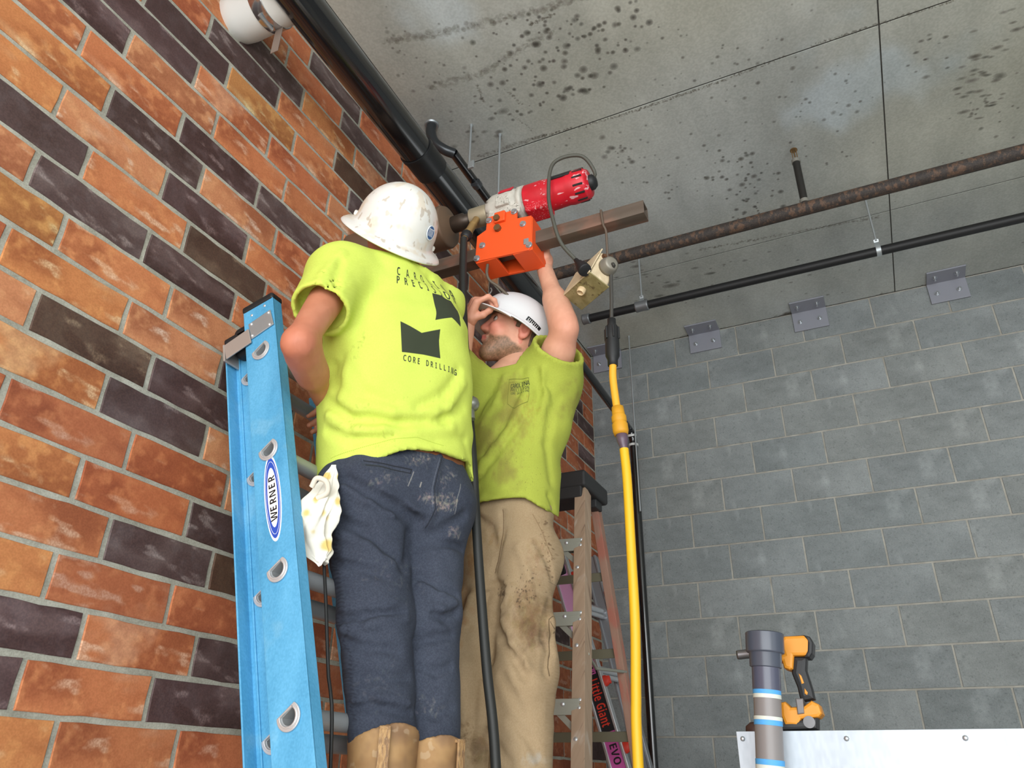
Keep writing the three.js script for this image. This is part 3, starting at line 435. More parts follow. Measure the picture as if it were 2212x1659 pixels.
// ------------------------------------------------------------------ pipes under the ceiling
{
  // big black pipe along the brick wall, its red coupling, the thin run beyond and the drop
  const X = 0.26, pA = onX(600, -75, X), pB = onX(1182, 686, X);
  const a = V(X, 3.785, 4.6), b = V(X, 3.715, 1.385), big = thing('drain_pipe', 'large glossy black drain pipe along the brick wall under the ceiling', 'pipe', V(X, 3.7, 3));
  const dir = nrm(sub(b, a)), r = 0.063;
  part(big, 'pipe', cyl(a, b, r, r, 40), M.blackPipe);
  const c1 = V(X, lerp(a.y, b.y, (a.z - 2.62) / (a.z - b.z)), 2.62);
  part(big, 'coupling', merge([cyl(add(c1, dir, -0.06), add(c1, dir, 0.06), r + 0.003, r + 0.003, 40), cyl(add(c1, dir, -0.062), add(c1, dir, -0.045), r + 0.006, r + 0.006, 40)]), M.castIron);
  part(big, 'seam_strip', obox(add(lerp3(a, b, 0.5), nrm(V(0.9, 0.62, 0)), r + 0.0005), dir, V(0.6, -0.8, 0), Y1, a.distanceTo(b), 0.004, 0.003, 0.001), M.blackPipe);
  const red = mat('#c8443c', 0.4), e0 = add(b, dir, -0.012);
  part(big, 'red_coupling', merge([lathe([[0.06, 0], [0.074, 0.002], [0.074, 0.035], [0.066, 0.042], [0.06, 0.075], [0.045, 0.085], [0.03, 0.088]], e0, dir, 36), obox(add(add(e0, dir, 0.02), V(0.062, -0.035, 0)), dir, Y1, X1, 0.045, 0.03, 0.03, 0.006)]), red, 'red pipe coupling');
  const t0 = add(b, dir, 0.06), tE = V(0.29, 3.60, 0.16);
  part(big, 'thin_pipe', merge([tube([t0, lerp3(t0, tE, 0.5), add(tE, nrm(sub(t0, tE)), 0.04), add(tE, V(0.012, -0.05, -0.03)), V(0.303, 3.45, 0.12)], 0.0245, 60, 20), cyl(V(0.303, 3.5, 0.12), V(0.30, 0.0, 0.12), 0.0245, 0.0245, 20)]), M.blackPipe);
  for (const q of [[V(0.303, 3.49, 0.12), V(0.303, 3.505, 0.12)], [V(0.3, 3.555, 0.135), V(0.3, 3.568, 0.14)]]) part(big, 'pipe_collar', cyl(q[0], q[1], 0.031, 0.031, 22), mat('#d9d9d6', 0.5));

  // white stub through the wall, clamped with a steel band
  const w0 = onX(514, 42, 0), wp = thing('wall_pipe_stub', 'white plastic pipe stub with steel band coming out of the bricks', 'pipe', V(0.05, w0.y, w0.z));
  const pc = onX(514, 42, 0), wy = pc.y, wz = pc.z, wr = 0.084, white = mat('#e3e4e0', 0.35);
  part(wp, 'stub', lathe([[0, -0.05], [wr * 0.86, -0.05], [wr * 0.98, 0.02], [wr, 0.035], [wr, 0.24], [0, 0.24]], V(0, wy, wz), X1, 44), white);
  part(wp, 'steel_band', lathe([[wr, 0.0], [wr + 0.004, 0.001], [wr + 0.004, 0.044], [wr, 0.045]], V(0.115, wy, wz), X1, 44), metal('#c9cdd0', 0.14, 1.0));
  part(wp, 'band_screw', cyl(V(0.137, wy - wr - 0.006, wz - 0.03), V(0.137, wy - wr - 0.006, wz + 0.03), 0.006, 0.006, 10), M.galv);
  part(wp, 'strap', obox(V(0.15, wy - wr - 0.045, wz - 0.045), X1, Y1, Z1, 0.03, 0.11, 0.003, 0.001), metal('#8f7f74', 0.5, 0.4));

  // small pipe turned up into the ceiling by an elbow
  const sp = thing('conduit_pipe', 'small black pipe with worn elbow rising into the concrete ceiling', 'pipe', V(0.1, 4.1, 2.2));
  const k0 = V(0.085, CEIL - 0.001, 2.335), x1 = 0.2, ps = [k0, V(0.085, 4.225, 2.335), V(0.105, 4.165, 2.325), V(0.145, 4.128, 2.30), V(0.178, 4.118, 2.27)];
  part(sp, 'elbow', tube(ps, 0.0235, 40, 20), mat('#3d4043', 0.28, { metalness: 0.5 }), 'scuffed grey elbow');
  part(sp, 'pipe', cyl(V(0.176, 4.119, 2.275), V(0.205, 4.06, 1.55), 0.021, 0.021, 20), M.blackPipe);
  part(sp, 'collar', merge([cyl(V(0.196, 4.082, 2.10), V(0.197, 4.08, 2.075), 0.0245, 0.0245, 20)]), metal('#5a5e62', 0.3, 0.7));
  part(sp, 'ceiling_flange', cyl(V(0.085, CEIL, 2.335), V(0.085, CEIL - 0.006, 2.335), 0.034, 0.03, 22), metal('#9aa0a4', 0.4, 0.6));

  // hanger rods
  const rod = (p, y1, lab) => { const t = thing('hanger_rod', lab, 'rod', V(p.x, y1, p.z)); part(t, 'rod', cyl(V(p.x, CEIL, p.z), V(p.x, y1, p.z), 0.0052, 0.0052, 10), M.galv); part(t, 'anchor', cyl(V(p.x, CEIL + 0.001, p.z), V(p.x, CEIL - 0.014, p.z), 0.008, 0.007, 10), M.galv); return t; };
  const q1 = onY(1018, 270, CEIL), q2 = onY(1080, 290, CEIL), q3 = onY(1200, 580, CEIL), q4 = onY(1341, 700, CEIL);
  const h1 = rod(q1, 4.02, 'short galvanised threaded rod hanging from ceiling beside the elbow pipe'); part(h1, 'clip', obox(V(q1.x + 0.01, 4.03, q1.z), X1, Y1, Z1, 0.03, 0.04, 0.012, 0.003), M.galv);
  rod(q2, 3.72, 'long galvanised threaded rod hanging from ceiling above the red drill motor');
  rod(q3, 3.95, 'threaded rod hanging from ceiling beside the raised forearm');
  const h4 = rod(V(q4.x, 0, 0.16), 3.05, 'thin galvanised rod hanging beside the yellow cord in front of grey blocks');

  // sprinkler main: rusty pipe with an upright head, parallel to the block wall
  const texR = dataTex(256, 1024, (u, v) => { const k = tfbm(u, v, 8, 60, 3, 4), g = sstep(0.45, 0.68, k), s = tnoise(u, v, 64, 256, 12); const c = mixc([48, 42, 38], [118, 84, 60], g * 0.55); return [c[0] + s * 26 - 10, c[1] + s * 20 - 8, c[2] + s * 16 - 6]; });
  const rust = mat('#ffffff', 0.7, { map: texR }); M.rust = rust;
  const rz = 1.50, ry = 3.905, R1 = thing('sprinkler_pipe', 'rust-streaked sprinkler pipe running under the ceiling parallel to the block wall', 'pipe', V(2, ry, rz));
  const rp = tube([V(0.33, ry, rz), V(1.5, ry, rz), V(3, ry - 0.004, rz), V(4.2, ry - 0.006, rz)], (t) => 0.031, 60, 22); setUV(rp, (x, y, z) => [Math.atan2(z - rz, y - ry) / 6.283, x / 0.9]); part(R1, 'pipe', rp, rust);
  const hx = onZ(1741, 452, rz).x, nip = mat('#2b2926', 0.5, { metalness: 0.3 });
  part(R1, 'riser', cyl(V(hx, ry + 0.02, rz), V(hx, ry + 0.285, rz), 0.0165, 0.0165, 18), nip);
  for (const h of [0.03, 0.27]) part(R1, 'riser_collar', cyl(V(hx, ry + h, rz), V(hx, ry + h + 0.018, rz), 0.02, 0.02, 18), metal('#8c8a82', 0.5, 0.4));
  const brass = metal('#8a6f4c', 0.4, 0.7), hd = part(R1, 'sprinkler_head', merge([cyl(V(hx, ry + 0.288, rz), V(hx, ry + 0.2, rz), 0.013, 0.011, 14), obox(V(hx - 0.01, ry + 0.327, rz), X1, Y1, Z1, 0.004, 0.045, 0.008, 0.001), obox(V(hx + 0.01, ry + 0.327, rz), X1, Y1, Z1, 0.004, 0.045, 0.008, 0.001), cyl(V(hx, ry + 0.2, rz), V(hx, ry + 0.340, rz), 0.003, 0.003, 8), cyl(V(hx, ry + 0.348, rz), V(hx, ry + 0.352, rz), 0.017, 0.017, 18)]), brass, 'brass upright sprinkler head');

  // black gas line in couplings and hangers
  const bz = 0.96, by = 3.955, G = thing('gas_pipe', 'black steel pipe with grey couplings hung below the ceiling along the block wall', 'pipe', V(2, by, bz));
  const jx = onZ(1262, 680, bz).x, k1 = onZ(1385, 652, bz).x;
  part(G, 'pipe', cyl(V(jx, by, bz), V(4.2, by - 0.01, bz), 0.0235, 0.0235, 22), mat('#151517', 0.55));
  const gv = metal('#85888b', 0.42, 0.6);
  for (const [x0, x1] of [[jx - 0.01, jx + 0.035], [k1 - 0.035, k1 + 0.04]]) part(G, 'coupling', lathe([[0.0235, 0], [0.03, 0.001], [0.031, 0.008], [0.029, (x1 - x0) * 0.5], [0.031, x1 - x0 - 0.008], [0.03, x1 - x0 - 0.001], [0.0235, x1 - x0]], V(x0, by, bz), X1, 24), gv, 'grey threaded coupling');
  const hr = V(onZ(1893, 500, bz).x, 0, bz);
  for (const hx2 of [hr.x - 0.012, k1 + 0.005]) {
    const h = part(G, 'hanger', merge([cyl(V(hx2, CEIL, bz), V(hx2, by + 0.055, bz), 0.005, 0.005, 10), cyl(V(hx2, by + 0.07, bz), V(hx2, by + 0.055, bz), 0.009, 0.009, 6)]), M.galv);
    const ring = []; for (let i = 0; i <= 26; i++) { const t = -0.9 + i / 26 * (Math.PI * 2 - 1.34 + 0.0); ring.push(V(hx2, by + Math.cos(Math.PI - (i / 26 - 0.5) * 5.2) * 0.0265, bz + Math.sin(Math.PI - (i / 26 - 0.5) * 5.2) * 0.0265)); }
    const strap = ring.map((p) => p), P = [], I = []; strap.unshift(V(hx2, by + 0.062, bz + 0.006)); strap.push(V(hx2, by + 0.062, bz - 0.006));
    const sg = merge(strap.slice(1).map((p, i) => obox(lerp3(p, strap[i], 0.5), X1, sub(p, strap[i]), Z1, 0.022, p.distanceTo(strap[i]) + 0.003, 0.003, 0)));
    part(h, 'strap', sg, M.galv);
  }
  // wet black drop elbow seen behind the raised arm
}
// ------------------------------------------------------------------ steel angles bolting the block wall to the ceiling
{
  const steel = mat('#9698a2', 0.5, { metalness: 0.15 }), bm = metal('#c4c8cc', 0.3, 0.85);
  const labels = [['galvanised steel angle bracket at the brick corner beside the black connector', 0.0], ['galvanised steel angle bracket bolted below the ceiling, second from the brick corner', 0.70], ['galvanised steel angle bracket bolted below the ceiling, third from the brick corner', 1.362], ['galvanised steel angle bracket nearest the ceiling joint, fourth from the brick corner', 2.135]];
  labels.forEach(([lab, x0], i) => {
    const w = 0.205, x = i ? x0 : 0.02, y = CEIL - 0.001, z = 0.003, t = thing('angle_bracket', lab, 'bracket', V(x + w / 2, y, z), 'angle brackets along the top of the block wall');
    part(t, 'wall_leg', box(x, x + w, y - 0.142, y, z, z + 0.009, 0.002), steel); part(t, 'ceiling_leg', box(x, x + w, y - 0.009, y, z + 0.004, z + 0.135, 0.002), steel);
    for (const dx of [0.042, 0.158]) { part(t, 'bolt', merge([bolt(V(x + dx, y - 0.08, z + 0.009), Z1, 0.011, 0.012), cyl(V(x + dx, y - 0.08, z + 0.015), V(x + dx, y - 0.08, z + 0.034), 0.005, 0.005, 10)]), bm); part(t, 'bolt', merge([bolt(V(x + dx, y - 0.009, z + 0.08), V(0, -1, 0), 0.011, 0.012), cyl(V(x + dx, y - 0.015, z + 0.08), V(x + dx, y - 0.034, z + 0.08), 0.005, 0.005, 10)]), bm); }
  });
}

// ------------------------------------------------------------------ core drill rig on its mast, boring into the bricks
const MZ = 2.64, MY = 3.172, AY = 3.352;
{
  const R = thing('core_drill_rig', 'red and grey core drill on orange carriage and steel mast boring into bricks', 'core drill', V(0.3, MY, MZ));
  const texMast = dataTex(128, 512, (u, v) => { const k = (tfbm(u, v, 8, 3, 3, 4) - 0.5) * 40; const g = sstep(0.5, 0.75, tfbm(u, v, 3, 9, 8, 4)); return mixc([96 + k, 84 + k, 74 + k], [122 + k, 92 + k, 78 + k], g); });
  const mastM = mat('#ffffff', 0.55, { map: texMast, metalness: 0.25 });
  const slot = [[-0.024, -0.024], [0.024, -0.024], [0.024, 0.024], [-0.024, 0.024]], inner = slot.map(([a, b]) => [a * 0.82, b * 0.82]);
  const mg = prism(slot, V(0.012, MY, MZ), Y1, Z1, 1.106, 0.0008, [inner]); setUV(mg, (x, y, z) => [(y + z) * 4, x]); part(R, 'mast', mg, mastM);
  part(R, 'wall_base', merge([box(0.002, 0.016, MY - 0.11, MY + 0.11, MZ - 0.09, MZ + 0.09, 0.004), box(0.012, 0.09, MY - 0.034, MY + 0.034, MZ - 0.034, MZ + 0.034, 0.004)]), M.steelDull);
  // carriage
  const org = mat('#e8531c', 0.5), orgD = org, zf = MZ + 0.052;
  const outline = [[0.548, 3.118], [0.742, 3.105], [0.756, 3.12], [0.752, 3.242], [0.7, 3.248], [0.698, 3.288], [0.588, 3.29], [0.585, 3.238], [0.552, 3.222]];
  const car = part(R, 'carriage', merge([prism(outline, V(0, 0, zf - 0.01), X1, Y1, 0.01, 0.002), prism(outline, V(0, 0, MZ - 0.06), X1, Y1, 0.01, 0.002), box(0.55, 0.565, 3.12, 3.225, MZ - 0.055, zf - 0.004, 0.002), box(0.738, 0.755, 3.115, 3.24, MZ - 0.055, zf - 0.004, 0.002), box(0.55, 0.625, 3.112, 3.122, MZ - 0.055, zf - 0.004, 0.002), box(0.685, 0.755, 3.106, 3.118, MZ - 0.055, zf - 0.004, 0.002), box(0.59, 0.7, 3.235, 3.25, MZ - 0.06, zf - 0.004, 0.003), box(0.62, 0.66, 3.248, 3.29, zf - 0.012, zf + 0.012, 0.004)]), org);
  for (const [x, y] of [[0.575, 3.175], [0.597, 3.272], [0.69, 3.278], [0.723, 3.215], [0.556, 3.128], [0.745, 3.123]]) part(car, 'bolt', bolt(V(x, y, zf), Z1, 0.0085, 0.009), M.bolt);
  part(car, 'clamp_screw', merge([cyl(V(0.632, 3.262, zf), V(0.632, 3.262, zf + 0.02), 0.012, 0.011, 14), cyl(V(0.632, 3.226, zf), V(0.632, 3.226, zf + 0.012), 0.0125, 0.0125, 8)]), metal('#7a5a3a', 0.5, 0.5));
  part(car, 'gib_block', obox(V(0.735, 3.14, zf + 0.001), X1, Y1, Z1, 0.018, 0.022, 0.006, 0.002), M.bolt);
  part(car, 'crank_hook', tube([V(0.585, 3.11, MZ + 0.03), V(0.583, 3.075, MZ + 0.03), V(0.59, 3.05, MZ + 0.02), V(0.61, 3.035, MZ), V(0.64, 3.0, MZ - 0.02), V(0.66, 2.975, MZ - 0.03)], 0.005, 30, 8), mat('#5d5346', 0.6));
  // gear head, motor
  const texG = dataTex(256, 256, (u, v) => { const k = (tfbm(u, v, 10, 10, 3, 4) - 0.5) * 50, g = sstep(0.64, 0.76, tfbm(u, v, 14, 9, 18, 4)); return mixc([188 + k, 184 + k, 174 + k], [70, 64, 56], g * 0.7); });
  const texRd = dataTex(512, 512, (u, v) => { const k = (tfbm(u, v, 9, 9, 3, 4) - 0.5) * 40, g = sstep(0.68, 0.74, tfbm(u, v, 26, 16, 28, 3)); return mixc([196 + k, 22 + k * 0.5, 40 + k * 0.6], [226, 206, 204], g * 0.8); });
  const grey = mat('#ffffff', 0.5, { map: texG }), red = mat('#ffffff', 0.42, { map: texRd }), ax = (x) => V(x, AY, MZ);
  const rev = (pr, seg = 36, sy = 1) => { const g = lathe(pr.map(([x, r]) => [r, x]), V(0, AY, MZ), X1, seg); return g; };
  part(R, 'gear_head', merge([rev([[0.565, 0], [0.566, 0.03], [0.575, 0.045], [0.6, 0.056], [0.66, 0.059], [0.685, 0.056], [0.69, 0.048], [0.695, 0.058], [0.715, 0.058], [0.716, 0]]), obox(V(0.645, AY - 0.04, MZ), X1, Y1, Z1, 0.12, 0.055, 0.09, 0.01), obox(V(0.645, AY - 0.01, MZ + 0.052), X1, Y1, Z1, 0.05, 0.045, 0.016, 0.004)]), grey, 'worn light grey gear housing');
  part(R, 'rating_plate', obox(V(0.655, AY + 0.036, MZ + 0.048), X1, V(0, 0.8, -0.6), Z1, 0.05, 0.032, 0.004, 0.001), mat('#c81c30', 0.45));
  const mot = part(R, 'motor', merge([rev([[0.714, 0], [0.714, 0.05], [0.72, 0.056], [0.78, 0.057], [0.8, 0.0545], [0.86, 0.052], [0.875, 0.055], [0.925, 0.053], [0.94, 0.044], [0.945, 0]]), obox(V(0.76, AY - 0.045, MZ), X1, Y1, Z1, 0.085, 0.05, 0.075, 0.012)]), red, 'scratched red motor housing');
  for (let i = 0; i < 12; i++) { const a = i / 12 * Math.PI * 2 + 0.1, n = V(0, Math.cos(a), Math.sin(a)); part(mot, 'vent_slot', obox(add(V(0.912, AY, MZ), n, 0.0525), X1, cross(X1, n), n, 0.034, 0.007, 0.006, 0.002), M.dark); }
  part(mot, 'grip_pad', obox(add(V(0.85, AY, MZ), nrm(V(0, 0.62, 0.78)), 0.0515), X1, nrm(V(0, 0.78, -0.62)), Z1, 0.075, 0.045, 0.008, 0.004), M.blackPlastic);
  part(R, 'end_knob', rev([[0.94, 0.026], [0.952, 0.026], [0.962, 0.018], [0.965, 0]], 20), M.blackPlastic);
  part(R, 'spindle', rev([[0.5, 0.03], [0.502, 0.036], [0.565, 0.036], [0.568, 0.03]], 28), metal('#a59a82', 0.5, 0.5));
  part(R, 'bit_adapter', rev([[0.42, 0.0], [0.42, 0.03], [0.47, 0.031], [0.475, 0.024], [0.505, 0.024], [0.505, 0]], 24), metal('#4a4038', 0.45, 0.6));
  part(R, 'core_bit', rev([[0.0, 0.07], [0.0, 0.078], [0.395, 0.078], [0.408, 0.072], [0.412, 0.04], [0.425, 0.034], [0.425, 0]], 44), mat('#6c5644', 0.5, { metalness: 0.3 }), 'brown muddied core barrel');
  const pl = onZ(1262, 582, MZ + 0.06), pd = nrm(sub(pl, onZ(1236, 553, MZ + 0.035)));
  // mains lead from the motor down to the outlet box
  const lead = mat('#4a4a42', 0.6), bxc = at(1268, 590, 1.98);
  part(R, 'power_cord', tube([V(0.945, AY + 0.005, MZ), V(0.965, AY + 0.02, MZ + 0.02), V(0.93, AY + 0.075, MZ + 0.055), V(0.845, AY + 0.055, MZ + 0.08), onZ(1185, 420, MZ + 0.08), onZ(1196, 480, MZ + 0.075), onZ(1212, 525, MZ + 0.06), add(pl, pd, -0.075), add(pl, pd, -0.055)], 0.0062, 70, 10), lead);
  // outlet box hung from the mast by a wire
  const cx = V(1, 0, 0).applyQuaternion(camera.quaternion), cy = V(0, 1, 0).applyQuaternion(camera.quaternion), cz = V(0, 0, 1).applyQuaternion(camera.quaternion);
  const dv = (a, b, c) => nrm(V(0, 0, 0).addScaledVector(cx, a).addScaledVector(cy, b).addScaledVector(cz, c));
  const A = dv(38, -28, -8), B0 = dv(-49, -39, -95), Bx = nrm(sub(B0, A.clone().multiplyScalar(B0.dot(A)))), Cx0 = cross(A, Bx), Cx = Cx0.dot(dv(32, 48, -36)) > 0 ? Cx0 : Cx0.negate();
  const k = onZ(1274, 588, MZ + 0.05), sa = 0.07, sb = 0.155, sc = 0.098, ctr = add(add(add(k, A, sa / 2), Bx, sb / 2), Cx, sc / 2);
  const O = thing('outlet_box', 'cream and olive metal outlet box hanging from the drill mast', 'outlet box', ctr);
  const texC = dataTex(256, 256, (u, v) => { const q = (tfbm(u, v, 8, 8, 3, 4) - 0.5) * 50, g = sstep(0.6, 0.78, tfbm(u, v, 7, 7, 8, 4)); return mixc([206 + q, 188 + q, 156 + q], [120, 104, 78], g * 0.6); });
  const texOl = dataTex(256, 256, (u, v) => { const q = (tfbm(u, v, 8, 8, 33, 4) - 0.5) * 44, g = sstep(0.64, 0.76, tfbm(u, v, 10, 10, 38, 4)); return mixc([142 + q, 132 + q, 92 + q], [84, 70, 46], g * 0.7); });
  const cream = mat('#ffffff', 0.6, { map: texC }), olive = mat('#ffffff', 0.6, { map: texOl });
  const uvb = (g) => setUV(g, (x, y, z) => { const p = sub(V(x, y, z), ctr); return [p.dot(A) * 7 + p.dot(Cx) * 3, p.dot(Bx) * 7 + p.dot(Cx) * 5]; });
  part(O, 'box', uvb(obox(ctr, A, Bx, Cx, sa, sb, sc, 0.008, 3)), cream);
  part(O, 'cover_plate', uvb(obox(add(ctr, Cx, -sc / 2 - 0.002), A, Bx, Cx, sa + 0.008, sb + 0.008, 0.004, 0.0015)), olive, 'olive cover plate');
  part(O, 'side_plate', uvb(obox(add(ctr, A, -sa / 2 - 0.003), Bx, Cx, A, sb + 0.01, sc + 0.012, 0.004, 0.0015)), cream);
  const kn = add(add(add(ctr, Cx, -sc / 2 - 0.003), A, -0.012), Bx, 0.0);
  part(O, 'switch_boot', lathe([[0.014, 0], [0.014, 0.012], [0.012, 0.018], [0.009, 0.018], [0.008, 0.008], [0, 0.008]], kn, Cx.clone().negate(), 8), mat('#d9bf96', 0.6));
  part(O, 'bolt', bolt(add(add(add(ctr, Cx, sc / 2 - 0.012), A, -0.02), Bx, -sb / 2), Bx.clone().negate(), 0.007, 0.008), metal('#6a4a34', 0.5, 0.5));
  const gl = add(add(add(ctr, Bx, -sb / 2), Cx, 0.008), A, 0.004), nB = Bx.clone().negate();
  part(O, 'cord_grip', lathe([[0.0, 0], [0.029, 0], [0.029, 0.012], [0.024, 0.016], [0.024, 0.028], [0.016, 0.032], [0, 0.032]], gl, nB, 24), metal('#8c877c', 0.5, 0.4));
  part(O, 'plug', merge([lathe([[0, -0.03], [0.0075, -0.03], [0.009, -0.012], [0.0125, -0.006], [0.0145, 0.012], [0.0195, 0.018], [0.0205, 0.04], [0.019, 0.046], [0, 0.046]], add(pl, pd, -0.036), pd, 22)]), M.blackPlastic, 'black rubber plug');
  const wr = onZ(1302, 462, MZ + 0.026);
  part(O, 'hanging_wire', merge([tube([V(wr.x - 0.008, MY + 0.03, MZ + 0.005), V(wr.x - 0.005, MY + 0.026, MZ + 0.028), V(wr.x, MY - 0.03, MZ + 0.028), V(wr.x + 0.006, MY - 0.06, MZ + 0.02), add(add(add(ctr, Bx, -sb / 2 + 0.004), Cx, 0.03), A, 0.0)], 0.0038, 40, 8)]), mat('#5a4c40', 0.6));
  // flexible tail, black connector, yellow plug, strap and cord to the floor
  const cord = thing('extension_lead', 'yellow extension cord with black inline connector hanging beside the block wall', 'cord', V(1.0, 0.01, 2.64));
  const line = (pts) => pts.map(([x, y]) => onZ(x, y, MZ)), g0 = add(gl, nB, 0.02);
  part(cord, 'tail', tube([g0, add(g0, nB, 0.014).add(V(0.003, -0.01, 0)), ...line([[1320, 592], [1321, 640], [1321, 692]])], 0.0055, 40, 12), mat('#3c3a36', 0.6));
  const yA = onZ(1321, 690, MZ), yB = onZ(1324, 792, MZ), dC = nrm(sub(yB, yA)), lenC = yA.distanceTo(yB);
  part(cord, 'connector', merge([lathe([[0, 0], [0.0125, 0], [0.0125, 0.018], [0.02, 0.03], [0.0205, lenC * 0.44], [0.0185, lenC * 0.45], [0.0205, lenC * 0.47], [0.0205, lenC * 0.78], [0.015, lenC * 0.86], [0.0145, lenC * 0.98], [0, lenC * 0.98]], yA, dC, 24), ...[0, 1, 2, 3, 4, 5].map((i) => obox(add(add(yA, dC, 0.05), V(Math.cos(i * 1.05), 0, Math.sin(i * 1.05)), 0.0205), X1, dC, Z1, 0.006, 0.04, 0.006, 0.002))]), M.blackPlastic, 'black rubber connector');
  const yel = mat('#e6b21c', 0.5), yelD = mat('#cf941f', 0.55);
  part(cord, 'upper_cord', tube(line([[1324, 788], [1324, 815], [1328, 850], [1333, 884]]), 0.0105, 30, 14), mat('#e9a92e', 0.5));
  const pA = onZ(1334, 880, MZ), pB = onZ(1342, 940, MZ), dP = nrm(sub(pB, pA)), lp = pA.distanceTo(pB);
  part(cord, 'plug', lathe([[0, 0], [0.0165, 0], [0.0175, lp * 0.25], [0.018, lp * 0.3], [0.0205, lp * 0.34], [0.0205, lp * 0.52], [0.0175, lp * 0.56], [0.0215, lp * 0.62], [0.0215, lp * 0.86], [0.0185, lp], [0, lp]], pA, dP, 22), yelD, 'yellow plug');
  const sA = onZ(1342, 936, MZ), sB = onZ(1349, 976, MZ), dS = nrm(sub(sB, sA)), ls = sA.distanceTo(sB);
  part(cord, 'taped_joint', lathe([[0, 0], [0.0165, 0], [0.0155, ls * 0.4], [0.011, ls * 0.7], [0.0105, ls], [0, ls]], sA, dS, 18), mat('#5b4a58', 0.35), 'purple-brown taped joint');
  const low = line([[1348, 970], [1355, 1040], [1364, 1200], [1372, 1350], [1374, 1500], [1377, 1620]]); low.push(V(0.995, 1.2, 2.642), V(0.995, 0.5, 2.645), V(0.995, 0.06, 2.65), V(1.0, 0.014, 2.62), V(1.04, 0.014, 2.5));
  part(cord, 'lower_cord', tube(low, 0.0122, 140, 14), yel, 'bright yellow flex');
  // water hose
  const hose = thing('water_hose', 'black rubber water hose hanging from the core drill between the workers', 'hose', V(0.8, 0.01, 2.75)), br = metal('#b08f5c', 0.4, 0.6);
  const f0 = V(0.532, AY - 0.03, MZ + 0.025), f1 = onZ(1001, 520, 2.72), fd = nrm(sub(f1, f0)), fl = f0.distanceTo(f1);
  part(hose, 'fitting', lathe([[0, 0], [0.012, 0], [0.012, fl * 0.22], [0.0145, fl * 0.24], [0.0145, fl * 0.3], [0.012, fl * 0.32], [0.0135, fl * 0.36], [0.0135, fl * 0.6], [0.016, fl * 0.62], [0.016, fl * 0.74], [0.0115, fl * 0.78], [0.0115, fl], [0, fl]], f0, fd, 20), br, 'brass hose fitting');
  part(hose, 'coupling', lathe([[0.0115, 0], [0.0195, 0.004], [0.0195, 0.02], [0.015, 0.03], [0.0115, 0.03]], add(f0, fd, fl * 0.68), fd, 10), M.blackPlastic);
  const hp = [[1002, 515], [1000, 600], [1002, 700], [1008, 800], [1013, 880], [1022, 1000], [1030, 1150], [1040, 1300], [1052, 1450], [1070, 1640]].map(([x, y], i) => onZ(x, y, 2.73 + 0.02 * Math.min(i, 3) / 3)); hp.push(V(0.74, 1.2, 2.78), V(0.8, 0.5, 2.85), V(0.84, 0.06, 2.86), V(0.85, 0.016, 2.83), V(0.87, 0.016, 2.7));
  part(hose, 'hose', tube(hp, 0.0125, 120, 14), mat('#20211f', 0.55));
  const vb = onZ(1019, 872, 2.765); part(hose, 'ball_valve', merge([lathe([[0, -0.022], [0.012, -0.02], [0.021, -0.008], [0.022, 0.006], [0.016, 0.018], [0, 0.022]], vb, V(0.3, -1, 0.1), 18), cyl(add(vb, V(-0.006, -0.02, 0)), add(vb, V(0.0, -0.05, 0)), 0.014, 0.012, 14)]), metal('#8d8f88', 0.4, 0.6), 'grey metal valve');
}
